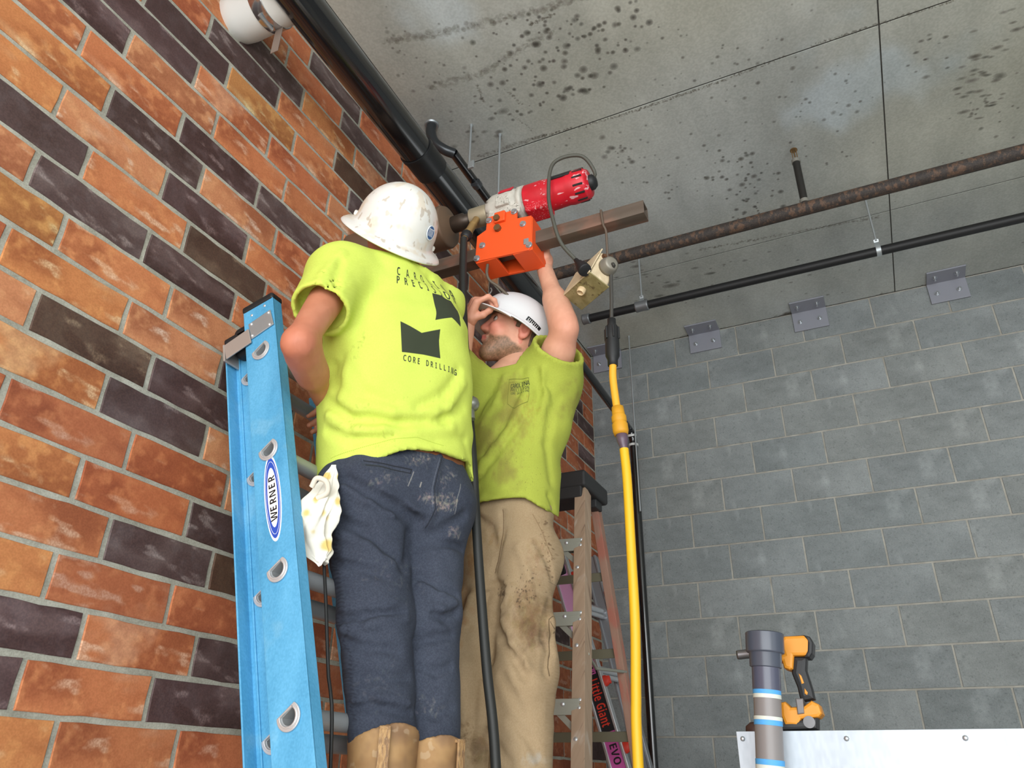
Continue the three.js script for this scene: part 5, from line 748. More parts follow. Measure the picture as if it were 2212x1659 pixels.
  // boots: pull-on shafts with loops, foot and sole
  const texB = dataTex(512, 512, (u, v) => { const k = (tfbm(u, v, 6, 8, 3, 5) - 0.5) * 70, g = sstep(0.5, 0.72, tfbm(u, v, 5, 5, 13, 4)), s = sstep(0.68, 0.76, tfbm(u, v, 24, 24, 23, 3)); let c = mixc([168 + k, 132 + k, 88 + k * 0.8], [112, 84, 62], g * 0.7); return mixc(c, [206, 192, 170], s * 0.28); });
  const leather = mat('#ffffff', 0.75, { map: texB }), sole = mat('#2c2621', 0.8);
  for (const [an, ft, top, tw] of [[lan, lft, 1.690, -1], [ran, rft, 1.672, 1]]) {
    const bt = part(Pn, 'boot', (() => {
      const c0 = V(an.x, 0, an.z), toe = add(V(ft.x, 1.465, ft.z), F, 0.17), shaft = (x, y, z) => { const e = [(x - c0.x) * L.x + (z - c0.z) * L.z, (x - c0.x) * F.x + (z - c0.z) * F.z], r = lerp(0.062, 0.077, clamp((y - 1.5) / 0.19)); return Math.max(Math.hypot(e[0] / 0.98, e[1] / 1.08) - r, 1.47 - y); };
      const foot = union([cone(V(an.x, 1.51, an.z), add(V(an.x, 1.48, an.z), F, 0.1), 0.055, 0.045), cone(add(V(an.x, 1.475, an.z), F, 0.08), toe, 0.046, 0.04), cone(add(V(an.x, 1.475, an.z), F, -0.02), V(an.x, 1.475, an.z), 0.045, 0.045)], 0.03);
      const topY = (x, z) => { const q = (x - c0.x) * F.x + (z - c0.z) * F.z, l = (x - c0.x) * L.x + (z - c0.z) * L.z; return top - 0.022 * Math.cos(Math.atan2(q, l) * 2) * 0.6 + 0.0 * q; };
      const f = (x, y, z) => { const s = shaft(x, y, z) + 0.0025 * noise3(x * 22, y * 30, z * 22); let d = smin(s, foot(x, y, z), 0.03); const inner = Math.max(s + 0.0125, 1.56 - y); d = Math.max(d, -inner, y - topY(x, z)); return Math.max(d, 1.442 - y); };
      const b = around([V(an.x, 1.43, an.z), V(an.x, 1.72, an.z), toe], 0.1); const g = surfaceNet(f, b[0], b[1], 0.006); setUV(g, (x, y, z) => [((x - c0.x) * L.x + (z - c0.z) * L.z + 0.6 * ((x - c0.x) * F.x + (z - c0.z) * F.z)) / 0.5, y / 0.5]); return g;
    })(), leather, 'scuffed tan leather boot');
    const lp = (l, f) => add(add(V(an.x, 0, an.z), L, l), F, f);
    const p = lp(0.03 * -tw * 1.1, -0.078); p.y = top - 0.02; const nn = nrm(V(p.x - an.x, 0, p.z - an.z)), tg = cross(Y1, nn);
    part(bt, 'pull_loop', merge([obox(add(add(p, nn, 0.006), V(0, -0.035, 0)), tg, Y1, nn, 0.024, 0.11, 0.005, 0.002), obox(add(add(p, nn, 0.0), V(0, 0.022, 0)), tg, Y1, nn, 0.024, 0.008, 0.018, 0.003)]), leather);
    part(bt, 'sole', obox(add(V(an.x, 1.437, an.z), F, 0.06), F, Y1, L, 0.3, 0.02, 0.085, 0.009, 3), sole);
  }
  // full-brim hard hat
  const hU = dirv(0.44, 0.86, 0.24), hF = orth(nrm(add(add(F.clone(), Y1, 0.2), L, -0.2)), hU), hL = nrm(cross(hU, hF)), hc = at(853, 500, 1.79);
  const hatProf = []; for (let i = 0; i <= 16; i++) { const a = i / 16 * Math.PI / 2; hatProf.push([0.116 * Math.sin(a), 0.015 + 0.128 * Math.cos(a)]); }
  hatProf.push([0.118, 0.0], [0.121, -0.006], [0.130, -0.012], [0.142, -0.017], [0.150, -0.024], [0.153, -0.029], [0.151, -0.032], [0.140, -0.025], [0.126, -0.02], [0.112, -0.012], [0.110, 0.015]); for (let i = 15; i >= 0; i--) { const a = i / 16 * Math.PI / 2; hatProf.push([0.111 * Math.sin(a), 0.012 + 0.124 * Math.cos(a)]); }
  const texH = dataTex(512, 512, (u, v) => { const k = (tfbm(u, v, 8, 8, 3, 4) - 0.5) * 10, g = sstep(0.58, 0.74, tfbm(u, v, 14, 9, 13, 4)), s = sstep(0.7, 0.76, tfbm(u, v, 40, 20, 23, 3)); let c = [228 + k, 226 + k, 220 + k]; c = mixc(c, [206, 178, 140], g * 0.32); return mixc(c, [150, 130, 108], s * 0.4); });
  const hg = lathe(hatProf, hc, hU, 64, 1.0, 1.16, hL);
  const hat = part(Pn, 'hard_hat', hg, mat('#ffffff', 0.32, { map: texH }), 'scuffed white full-brim hard hat');
  for (const s of [1, -1]) { const q = add(add(hc, hL, 0.119 * s), hU, -0.001); part(hat, 'chin_strap_lug', obox(add(q, hF, 0.02), hF, hU, hL, 0.024, 0.014, 0.014, 0.004), mat('#e8e6dc', 0.4)); }
  const badgeP = (px, py) => { const d = ray(px, py); let best = null; const rel = sub(CAM, hc), loc = (t) => { const p = add(rel, d, t); return [p.dot(hL), p.dot(hU), p.dot(hF)]; }; for (let t = 1.8; t < 3; t += 0.001) { const [l, u, f] = loc(t); if ((l / 0.1165) ** 2 + ((u - 0.015) / 0.1285) ** 2 + (f / 0.135) ** 2 < 1.0) { best = add(CAM, d, t); break; } } return best; };
  const bq = badgeP(929, 503);
  if (bq) { const r0 = sub(bq, hc), nq = nrm(V(0, 0, 0).addScaledVector(hL, r0.dot(hL) / 0.1165 ** 2).addScaledVector(hU, (r0.dot(hU) - 0.015) / 0.1285 ** 2).addScaledVector(hF, r0.dot(hF) / 0.135 ** 2)), bu = orth(dirv(0.25, 0.95, 0), nq), bx = nrm(cross(bu, nq)), ep = []; for (let i = 0; i < 28; i++) { const a = i / 28 * 6.2832; ep.push([Math.cos(a) * 0.019, Math.sin(a) * 0.021]); }
    const tx = canvasTex(128, 128, (c) => { c.fillStyle = '#dfe6ee'; c.fillRect(0, 0, 128, 128); c.fillStyle = '#2c5e94'; c.beginPath(); c.arc(64, 64, 56, 0, 7); c.fill(); c.fillStyle = '#eef2f6'; for (let i = 0; i < 4; i++) c.fillRect(24 + i * 22, 34, 9, 62); c.fillRect(20, 30, 90, 5); });
    const gB = prism(ep, add(bq, nq, 0.0005), bx, bu, 0.0022); setUV(gB, (x, y, z) => { const p = sub(V(x, y, z), bq); return [p.dot(bx) / 0.038 + 0.5, p.dot(bu) / 0.042 + 0.5]; }); part(hat, 'badge', gB, mat('#ffffff', 0.4, { map: tx }), 'round blue and white badge'); }

  // white rag tucked in the back pocket
  const top = hit(legs, 722, 1012) || at(718, 1012, 1.8), rag = thing('rag', 'stained white cloth rag hanging from the navy jeans pocket', 'rag', at(675, 1140, 1.74));
  const Dr = Math.hypot(top.x - CAM.x, top.z - CAM.z) - 0.015, spine = [[721, 1004, 4], [714, 1028, 12], [702, 1055, 24], [690, 1080, 32], [674, 1110, 42], [664, 1135, 46], [668, 1160, 40], [684, 1188, 28], [696, 1214, 10]];
  const rs = (q, i) => at(q[0], q[1], Dr - 0.02 + 0.012 * Math.sin(i * 1.3)), mpp = 1.95 / FPX, seg = 96, rings = [], NR = 54;
  for (let i = 0; i <= NR; i++) { const t = i / NR * (spine.length - 1), k = Math.min(spine.length - 2, Math.floor(t)), f = t - k, a = spine[k], b = spine[k + 1], w = lerp(a[2], b[2], f * f * (3 - 2 * f)) * mpp, c = rs(a, k).lerp(rs(b, k + 1), f), u = i / NR; const ring = []; for (let j = 0; j < seg; j++) { const th = j / seg * 6.2832, fold = 1 + 0.16 * Math.sin(th * 5 + u * 4) + 0.12 * Math.sin(th * 9 - u * 7) + 0.1 * noise3(Math.cos(th) * 2, Math.sin(th) * 2, u * 7); const hemw = u > 0.55 ? 0.35 * (u - 0.55) * Math.sin(th * 2 + 0.6) : 0; ring.push(add(add(add(c, cX, Math.cos(th) * w * fold), cZ, Math.sin(th) * w * 0.42 * fold), cY, hemw * 0.06)); } rings.push(ring); }
  const RP = [], RI = []; rings.forEach((r) => r.forEach((p) => RP.push(p.x, p.y, p.z))); for (let i = 0; i < NR; i++) for (let j = 0; j < seg; j++) { const a = i * seg + j, b = i * seg + (j + 1) % seg; RI.push(a, a + seg, b, b, a + seg, b + seg); }
  for (const e of [0, NR]) { const k = RP.length / 3, c = rings[e].reduce((s, p) => s.add(p), V(0, 0, 0)).multiplyScalar(1 / seg); RP.push(c.x, c.y, c.z); for (let j = 0; j < seg; j++) { const a = e * seg + j, b = e * seg + (j + 1) % seg; e ? RI.push(k, b, a) : RI.push(k, a, b); } }
  const rg = new THREE.BufferGeometry(); rg.setAttribute('position', new THREE.Float32BufferAttribute(RP, 3)); rg.setIndex(RI); rg.computeVertexNormals(); setColor(rg, (x, y, z) => { const n = noise3(x * 30, y * 30, z * 30), s = sstep(0.25, 0.55, noise3(x * 45 + 9, y * 30, z * 45)); return mixc([226 + n * 8, 222 + n * 8, 210 + n * 8], [214, 178, 84], s * 0.75); });
  part(rag, 'cloth', rg, mat('#ffffff', 0.95, { vertexColors: true }));
  const kn = at(690, 1052, Dr - 0.05); part(rag, 'knot', setColor(tube([add(kn, cX, -0.018), add(add(kn, cX, -0.006), cY, 0.02), add(add(kn, cX, 0.016), cY, 0.012), add(add(kn, cX, 0.018), cY, -0.012), add(add(kn, cX, -0.006), cY, -0.026)], 0.0062, 40, 12), () => [222, 212, 196]), mat('#ffffff', 0.95, { vertexColors: true }));
}

// ================================================================== second worker: facing out, looking up, one arm raised to the drill
{
  const F = nrm(V(-0.10, 0, 1)), L = nrm(V(1, 0, 0.10));
  const hip = at(1108, 1190, 2.22), sh = at(1118, 835, 2.2), neck = at(1098, 792, 2.2);
  const lsh = at(1186, 822, 2.17), lel = at(1221, 712, 2.03), lwr = at(1176, 580, 2.09), rsh = at(1030, 842, 2.22);
  const rel = at(985, 800, 2.12), rwr = at(1008, 698, 2.10);
  const lhip = add(hip, L, 0.044), rhip = add(hip, L, -0.075);
  const rkn = at(1008, 1480, 2.14), lkn = at(1124, 1480, 2.12), ran = at(996, 1700, 2.12), lan = at(1124, 1700, 2.10); ran.y = 1.28; lan.y = 1.28;
  const Pn = thing('person', 'worker in dirty lime pocket shirt and khaki trousers reaching up to the drill', 'person', V(hip.x, 1.2, hip.z));
  // trousers
  const pel = union([cone(lhip, rhip, 0.08, 0.09), cone(add(add(hip, L, 0.035), Y1, 0.11), add(add(hip, L, -0.04), Y1, 0.11), 0.09, 0.09), cone(add(add(lhip, F, -0.03), Y1, -0.03), add(add(rhip, F, -0.03), Y1, -0.03), 0.085, 0.085)], 0.05);
  const legL = union([cone(add(lhip, Y1, -0.03), lkn, 0.08, 0.084), cone(lkn, lan, 0.084, 0.082)], 0.03), legR = union([cone(add(rhip, Y1, -0.03), rkn, 0.088, 0.078), cone(rkn, ran, 0.078, 0.078)], 0.03);
  // cargo pocket bulge on the outer thigh
  const cp = at(1170, 1400, 2.12), cargo = cone(add(cp, Y1, 0.06), add(cp, Y1, -0.06), 0.035, 0.04);
  const legs = (x, y, z) => { const p = pel(x, y, z); return Math.min(smin(p, smin(legL(x, y, z), cargo(x, y, z), 0.03), 0.06), smin(p, legR(x, y, z), 0.06)); };
  const cr = creases(legs, [
    [0.0109, 0.026, [1075, 1272], [1066, 1310], [1058, 1370], [1056, 1430]], [0.0094, 0.018, [1048, 1268], [1072, 1262], [1088, 1268]], [0.0094, -0.010, [1090, 1262], [1098, 1290], [1082, 1310]], [0.0109, 0.018, [1082, 1290], [1070, 1340], [1085, 1380], [1120, 1430], [1135, 1462]], [0.0125, -0.012, [1090, 1340], [1105, 1390], [1135, 1440]],
    [0.0109, 0.016, [1004, 1275], [992, 1320], [972, 1380]], [0.0109, -0.011, [1015, 1290], [1000, 1350], [985, 1400]], [0.0109, 0.012, [1085, 1460], [1105, 1500], [1125, 1540]], [0.0109, 0.014, [1045, 1480], [1040, 1560], [1030, 1640]], [0.0109, -0.010, [1060, 1500], [1062, 1570], [1068, 1640]], [0.0101, 0.014, [1190, 1300], [1178, 1340], [1176, 1380], [1190, 1410]], [0.01, 0.014, [1183, 1330], [1192, 1370], [1180, 1450]], [0.0094, 0.010, [1160, 1170], [1180, 1200], [1195, 1250]], [0.0094, 0.012, [1030, 1115], [1060, 1140], [1072, 1180]], [0.007, 0.009, [1084, 1105], [1085, 1160], [1074, 1210], [1066, 1240]], [0.0109, -0.008, [1120, 1180], [1140, 1240], [1150, 1300]], [0.0109, 0.010, [1110, 1560], [1140, 1590], [1165, 1640]], [0.0101, 0.012, [1052, 1580], [1070, 1610], [1100, 1650]], [0.0101, -0.010, [990, 1470], [1000, 1540], [1000, 1600]], [0.0101, 0.012, [975, 1560], [1000, 1580], [1020, 1560]]]);
  let [lo, hi] = around([lhip, rhip, lan, ran, lkn, rkn, add(hip, Y1, 0.13), cp], 0.15); lo.y = 1.3; hi.y = hip.y + 0.19;
  const pantF = (x, y, z) => Math.max(legs(x, y, z) + 1.7 * cr(x, y, z) + 0.004 * noise3(x * 12, y * 16, z * 12) + 0.002 * noise3(x * 32, y * 36, z * 32), 1.31 - y, y - hip.y - 0.175);
  const pg = surfaceNet(pantF, lo, hi, 0.0062), X0 = hip.x - 0.35, uvP = (x, y, z) => [(x - X0) / 0.7, (y - 1.3) / 1.1]; setUV(pg, uvP);
  const toP = (px, py) => { const p = hit(legs, px, py); if (!p) return null; const q = uvP(p.x, p.y, p.z); return [q[0] * 1024, (1 - q[1]) * 1024]; };
  const texP = canvasTex(1024, 1024, (c, w, h) => {
    const im = c.createImageData(w, h), d = im.data; for (let y = 0; y < h; y++) for (let x = 0; x < w; x++) { const u = x / w, v = y / h, k = (tnoise(u, v, 512, 512, 4) - 0.5) * 12 + (tfbm(u, v, 8, 8, 9, 4) - 0.5) * 24, i = (y * w + x) * 4; d[i] = 160 + k; d[i + 1] = 137 + k; d[i + 2] = 106 + k; d[i + 3] = 255; } c.putImageData(im, 0, 0);
    const r = rng(18), blot = (px, py, rx, ry, n, a, s0, s1, col) => { for (let i = 0; i < n; i++) { const g = Math.sqrt(-2 * Math.log(r() + 1e-6)) * 0.45, t = r() * 6.283, q = toP(px + g * rx * Math.cos(t), py + g * ry * Math.sin(t)); if (!q) continue; c.fillStyle = `rgba(${col},${a * (0.4 + 0.6 * r())})`; c.beginPath(); c.ellipse(q[0], q[1], lerp(s0, s1, r()), lerp(s0, s1, r()) * 0.8, r() * 3, 0, 7); c.fill(); } };
    blot(1140, 1330, 46, 66, 420, 0.06, 6, 18, '88,58,30'); blot(1150, 1370, 30, 40, 200, 0.05, 5, 14, '70,44,24'); blot(990, 1300, 26, 80, 260, 0.08, 6, 16, '120,70,28'); blot(1020, 1200, 22, 70, 160, 0.07, 6, 14, '120,76,34'); blot(1060, 1160, 40, 40, 120, 0.05, 6, 14, '120,84,44'); blot(1160, 1200, 26, 50, 120, 0.05, 4, 12, '96,66,36');
    blot(1140, 1260, 34, 44, 46, 0.5, 1, 3.4, '52,38,26'); blot(1180, 1180, 14, 60, 40, 0.45, 1, 4, '70,48,28'); blot(1120, 1290, 40, 30, 26, 0.5, 1, 4.5, '46,36,26'); blot(1000, 1600, 30, 50, 40, 0.3, 1.5, 5, '90,66,40'); blot(1030, 1620, 20, 40, 120, 0.07, 5, 14, '90,70,44'); blot(1080, 1280, 16, 12, 30, 0.35, 2, 5, '50,36,24'); blot(1150, 1640, 24, 14, 60, 0.08, 4, 10, '170,170,170');
    const line = (col, wd, ...pp) => { c.strokeStyle = col; c.lineWidth = wd; c.beginPath(); let on = false; for (const p of pp) { const q = toP(p[0], p[1]); if (!q) continue; on ? c.lineTo(q[0], q[1]) : c.moveTo(q[0], q[1]); on = true; } c.stroke(); };
    line('rgba(90,66,44,.8)', 3, [1085, 1100], [1086, 1150], [1076, 1200], [1068, 1238]); line('rgba(110,84,56,.6)', 2, [1150, 1110], [1172, 1150], [1190, 1200]); line('rgba(70,54,36,.7)', 3, [1192, 1330], [1180, 1335], [1178, 1440], [1184, 1460]); line('rgba(70,54,36,.6)', 2, [1184, 1340], [1196, 1360], [1188, 1366]);
  });
  part(Pn, 'trousers', pg, mat('#ffffff', 0.92, { map: texP }), 'stained khaki cargo trousers');
  // shirt
  const tr = trunk(hip, sh, L, F, [[-0.02, 0.13, 0.122, 0.0], [0.14, 0.13, 0.122, 0.0], [0.3, 0.14, 0.122, 0.0], [0.42, 0.155, 0.12, 0.0], [0.52, 0.15, 0.1, 0.0], [0.58, 0.1, 0.075, 0.0], [0.62, 0.066, 0.066, 0.005]]);
  const sd = nrm(sub(lel, lsh)), rd = nrm(sub(rel, rsh));
  const shirtB = (() => { const a = cone(add(neck, Y1, -0.06), lsh, 0.06, 0.083), b = cone(add(neck, Y1, -0.06), rsh, 0.06, 0.08), c = cone(add(lsh, sd, -0.04), add(lsh, sd, 0.22), 0.088, 0.085), d = cone(rsh, add(rsh, rd, 0.2), 0.08, 0.075), e = cone(add(lsh, V(0, -0.02, 0)), add(lsh, V(-0.01, -0.16, 0)), 0.085, 0.07); return (x, y, z) => smin(smin(smin(smin(smin(tr.sd(x, y, z), a(x, y, z), 0.05), b(x, y, z), 0.05), c(x, y, z), 0.05), d(x, y, z), 0.04), e(x, y, z), 0.06); })();
  const crS = creases(shirtB, [
    [0.011, 0.013, [1158, 800], [1165, 850], [1150, 900]], [0.012, -0.010, [1172, 800], [1180, 850], [1172, 890]], [0.011, 0.012, [1128, 800], [1118, 850], [1085, 920], [1045, 980]], [0.013, -0.010, [1140, 830], [1120, 900], [1080, 960], [1035, 1020]], [0.011, 0.012, [1150, 870], [1110, 930], [1065, 990], [1030, 1040]], [0.012, 0.010, [1075, 815], [1058, 850], [1030, 900]], [0.011, -0.008, [1090, 815], [1070, 870], [1040, 920]], [0.012, 0.010, [1190, 900], [1180, 960], [1190, 1040]], [0.012, 0.010, [1130, 1060], [1100, 1075], [1050, 1072]], [0.010, 0.012, [1185, 1070], [1195, 1095], [1203, 1115]], [0.012, 0.012, [1205, 860], [1192, 890], [1186, 930]], [0.010, 0.009, [1190, 780], [1182, 830], [1200, 870]], [0.012, -0.008, [1060, 960], [1040, 1000], [1030, 1050]]]);
  const out2 = (x, y, z) => shirtB(x, y, z) + crS(x, y, z) + 0.0045 * noise3(x * 9, y * 14, z * 9) + 0.002 * noise3(x * 24, y * 28, z * 24);
  const cutS = half(add(lsh, sd, 0.115), nrm(add(sd.clone(), X1, 0.15))), cutR = half(add(rsh, rd, 0.2), rd), cutN = half(add(neck, V(0, -0.022, 0)), nrm(add(Y1.clone(), F, 0.28)));
  const near = (p, r) => (x, y, z) => (x - p.x) ** 2 + (y - p.y) ** 2 + (z - p.z) ** 2 < r * r, nL = near(add(lsh, sd, 0.16), 0.2), nR = near(add(rsh, rd, 0.2), 0.2), nN = near(neck, 0.1);
  const shirtF = (x, y, z) => { const o = out2(x, y, z); if (o > 0.03) return o; const [h, l] = tr.loc(x, y, z); let d = o; const hm = h - (0.125 - 0.03 * sstep(0.08, 0.14, l)); if (hm < 0.05) d = Math.max(d, -(o + 0.015)); d = Math.max(d, -hm); if (nL(x, y, z)) { const q = cutS(x, y, z); if (q > -0.06) d = Math.max(d, -(o + 0.015)); d = Math.max(d, q); } if (nR(x, y, z)) d = Math.max(d, cutR(x, y, z)); if (nN(x, y, z)) { const q = cutN(x, y, z); if (q > -0.04) d = Math.max(d, -(o + 0.016)); d = Math.max(d, q); } return d; };
  [lo, hi] = around([hip, lsh, rsh, add(lsh, sd, 0.2), add(rsh, rd, 0.2), neck, add(hip, F, 0.12), add(hip, F, -0.12), add(hip, L, 0.17), add(hip, L, -0.17)], 0.1);
  const sg = surfaceNet(shirtF, lo, hi, 0.0072), uvS = (x, y, z) => { const [h, l, f] = tr.loc(x, y, z), th = Math.atan2(l, f); return [0.5 + th / (2 * Math.PI), (h + 0.05) / 0.75]; }; setUV(sg, uvS);
  const TW = 2048, TH = 1024, toS = (px, py) => { const p = hit(shirtB, px, py); if (!p) return null; const q = uvS(p.x, p.y, p.z); return [q[0] * TW, (1 - q[1]) * TH]; };
  const texS = canvasTex(TW, TH, (c, w, h) => {
    const im = c.createImageData(w, h), d = im.data; for (let y = 0; y < h; y++) for (let x = 0; x < w; x++) { const u = x / w, v = y / h, k = (tnoise(u, v, 700, 500, 4) - 0.5) * 10 + (tfbm(u, v, 10, 6, 9, 4) - 0.5) * 20, g = sstep(0.46, 0.74, tfbm(u, v, 9, 6, 29, 5)), i = (y * w + x) * 4, q = mixc([164 + k, 173 + k, 66 + k * 0.6], [134 + k, 126 + k, 56], g * 0.75); d[i] = q[0]; d[i + 1] = q[1]; d[i + 2] = q[2]; d[i + 3] = 255; } c.putImageData(im, 0, 0);
    const r = rng(28), blot = (px, py, rx, ry, n, a, s0, s1, col) => { for (let i = 0; i < n; i++) { const g = Math.sqrt(-2 * Math.log(r() + 1e-6)) * 0.45, t = r() * 6.283, q = toS(px + g * rx * Math.cos(t), py + g * ry * Math.sin(t)); if (!q) continue; c.fillStyle = `rgba(${col},${a * (0.4 + 0.6 * r())})`; c.beginPath(); c.ellipse(q[0], q[1], lerp(s0, s1, r()), lerp(s0, s1, r()) * 0.7, r() * 3, 0, 7); c.fill(); } };
    blot(1110, 900, 60, 70, 300, 0.05, 6, 20, '120,96,36'); blot(1140, 880, 34, 40, 160, 0.06, 5, 14, '140,100,40'); blot(1090, 970, 40, 50, 160, 0.05, 5, 16, '110,92,34'); blot(1120, 1000, 60, 60, 40, 0.35, 1, 4, '80,74,34'); blot(1150, 1050, 50, 40, 40, 0.35, 1, 4.5, '84,78,34'); blot(1050, 960, 20, 40, 24, 0.3, 2, 6, '84,84,36'); blot(1090, 830, 40, 24, 30, 0.3, 1, 4, '84,84,36'); blot(1180, 920, 20, 60, 40, 0.12, 3, 9, '110,104,40'); blot(1040, 1030, 16, 40, 60, 0.06, 4, 12, '110,100,40');
    const line = (col, wd, ...pp) => { c.strokeStyle = col; c.lineWidth = wd; c.beginPath(); let on = false; for (const p of pp) { const q = toS(p[0], p[1]); if (!q) continue; on ? c.lineTo(q[0], q[1]) : c.moveTo(q[0], q[1]); on = true; } c.stroke(); };
    line('rgba(96,100,30,.85)', 3, [1100, 820], [1142, 816], [1142, 856], [1140, 868], [1112, 882], [1096, 872], [1100, 820]); line('rgba(96,100,30,.7)', 2, [1099, 827], [1141, 823]); line('rgba(120,126,40,.6)', 2, [1036, 1086], [1100, 1092], [1196, 1106]);
    const text = (s, p0, p1, capPx) => { const a = toS(...p0), b = toS(...p1), t = toS(p0[0], p0[1] - capPx); if (!a || !b || !t) return; const cap = Math.hypot(a[0] - t[0], a[1] - t[1]), n = s.length, ang = Math.atan2(b[1] - a[1], b[0] - a[0]); c.fillStyle = '#3e4420'; c.font = `bold ${cap / 0.715}px sans-serif`; c.textAlign = 'center'; [...s].forEach((ch, i) => { c.save(); c.translate(lerp(a[0], b[0], i / (n - 1)), lerp(a[1], b[1], i / (n - 1))); c.rotate(ang); c.fillText(ch, 0, 0); c.restore(); }); };
    text('CAROLINA', [1105, 839], [1140, 833], 9); text('PRECISION', [1104, 846], [1140, 842], 6); text('CORE DRILLING', [1104, 852], [1140, 848], 4.5);
  });
  part(Pn, 'shirt', sg, mat('#ffffff', 0.9, { map: texS }), 'grimy lime pocket shirt with small dark chest lettering');

  // head
  const hc = at(1110, 717, 2.17), Fh0 = dirv(-0.9, 0.33, 0.2), Uh = orth(dirv(0.38, 0.86, -0.3), Fh0), Fh = Fh0, Lh = nrm(cross(Uh, Fh)), k = 0.9;
  const P3 = (f, u, l) => add(add(add(hc, Fh, f * k), Uh, u * k), Lh, l * k), E = (f, u, l, a, b, c) => ell(P3(f, u, l), Fh, Uh, Lh, a * k, b * k, c * k), Cn = (p, q, a, b) => cone(P3(...p), P3(...q), a * k, b * k);
  const skull = union([E(-0.012, 0.024, 0, 0.098, 0.09, 0.076), E(0.028, -0.045, 0, 0.066, 0.082, 0.06), Cn([-0.02, -0.055, 0.05], [0.072, -0.108, 0.012], 0.019, 0.02), Cn([-0.02, -0.055, -0.05], [0.072, -0.108, -0.012], 0.019, 0.02), Cn([0.07, -0.11, -0.01], [0.07, -0.11, 0.01], 0.023, 0.023), Cn([0.072, -0.018, 0.034], [0.06, -0.035, 0.042], 0.024, 0.02), Cn([0.072, -0.018, -0.034], [0.06, -0.035, -0.042], 0.024, 0.02), Cn([0.078, 0.028, -0.03], [0.078, 0.028, 0.03], 0.015, 0.015), Cn([-0.045, -0.05, 0], [-0.06, -0.16, 0.0], 0.056, 0.06)], 0.024);
  const nose = union([Cn([0.088, 0.016, 0], [0.112, -0.026, 0], 0.0085, 0.0125), Cn([0.1, -0.03, 0.01], [0.1, -0.03, -0.01], 0.0095, 0.0095)], 0.008);
  const lips = union([Cn([0.094, -0.06, 0.018], [0.1, -0.058, 0], 0.006, 0.0085), Cn([0.094, -0.06, -0.018], [0.1, -0.058, 0], 0.006, 0.0085), Cn([0.092, -0.071, 0.014], [0.098, -0.072, 0], 0.006, 0.009), Cn([0.092, -0.071, -0.014], [0.098, -0.072, 0], 0.006, 0.009)], 0.004);
  const eyeS = [P3(0.094, 0.012, 0.031), P3(0.094, 0.012, -0.031)].map((p) => cone(p, p, 0.0165 * k, 0.0165 * k));
  const lidS = union([Cn([0.082, 0.019, 0.018], [0.072, 0.018, 0.046], 0.0065, 0.0065), Cn([0.082, 0.019, -0.018], [0.072, 0.018, -0.046], 0.0065, 0.0065)], 0.004);
  const ears = [1, -1].map((s) => { const o = ell(P3(-0.022, -0.004, 0.079 * s), orth(add(Fh.clone(), Lh, -0.35 * s), Uh), Uh, nrm(add(Lh.clone(), Fh, 0.35 * s)), 0.019, 0.034, 0.0085), i = ell(P3(-0.018, 0.0, 0.086 * s), orth(add(Fh.clone(), Lh, -0.35 * s), Uh), Uh, nrm(add(Lh.clone(), Fh, 0.35 * s)), 0.011, 0.021, 0.008), t = ell(P3(-0.016, -0.03, 0.076 * s), Fh, Uh, Lh, 0.01, 0.012, 0.007); return (x, y, z) => smin(smax(o(x, y, z), -i(x, y, z), 0.004), t(x, y, z), 0.006); });
  const headF = (x, y, z) => { let d = skull(x, y, z); d = smax(d, -eyeS[0](x, y, z), 0.008); d = smax(d, -eyeS[1](x, y, z), 0.008); d = smin(d, lidS(x, y, z), 0.006); d = smin(d, nose(x, y, z), 0.012); d = smin(d, lips(x, y, z), 0.005); d = smin(d, ears[0](x, y, z), 0.006); return smin(d, ears[1](x, y, z), 0.006); };
  const locH = (x, y, z) => { const p = V(x - hc.x, y - hc.y, z - hc.z).multiplyScalar(1 / k); return [p.dot(Fh), p.dot(Uh), p.dot(Lh)]; };
  [lo, hi] = around([hc], 0.175);
  const hg = setColor(surfaceNet(headF, lo, hi, 0.0036), (x, y, z) => {
    const [f, u, l] = locH(x, y, z), n = noise3(x * 60, y * 60, z * 60), fine = noise3(x * 320, y * 320, z * 320); let c = skinTone([212, 152, 126])(x, y, z);
    const cheek = Math.exp(-(((f - 0.07) / 0.03) ** 2 + ((u + 0.025) / 0.03) ** 2 + ((Math.abs(l) - 0.04) / 0.03) ** 2)); c = mixc(c, [214, 118, 100], cheek * 0.75);
    const ne = Math.exp(-(((f - 0.11) / 0.02) ** 2 + ((u + 0.02) / 0.025) ** 2)); c = mixc(c, [212, 120, 104], ne * 0.6); if (Math.abs(l) > 0.07) c = mixc(c, [206, 112, 96], 0.6);
    const line = -0.052 - 0.25 * Math.max(0, 0.03 - f) + 0.008 * n + (f > 0.085 && Math.abs(l) < 0.02 ? 0.0 : 0);
    let b = sstep(0.006, -0.01, u - line) * sstep(-0.05, -0.02, f) * sstep(-0.155, -0.125, u - 0.1 * 0) * (u > -0.14 ? 1 : 0.4); const must = Math.exp(-(((u + 0.046) / 0.007) ** 2)) * sstep(0.07, 0.085, f) * sstep(0.034, 0.02, Math.abs(l)); b = Math.max(b, must * 0.9);
    if (f < -0.045 && u < -0.05) b = 0; c = mixc(c, [112, 88, 66], clamp(b * (0.72 + 0.35 * fine)));
    const side = sstep(0.0, 0.02, u - 0.012) * sstep(0.03, 0.01, f) ; const hair = (u > -0.03 && f < -0.052) || (f < 0.028 && u > 0.014); if (hair && Math.abs(l) < 0.083) c = mixc(c, [98, 78, 62], 0.8 + 0.2 * fine);
    const lip = Math.exp(-(((u + 0.064) / 0.011) ** 2)) * sstep(0.088, 0.096, f) * sstep(0.026, 0.014, Math.abs(l)); c = mixc(c, [190, 96, 88], lip * 0.85);
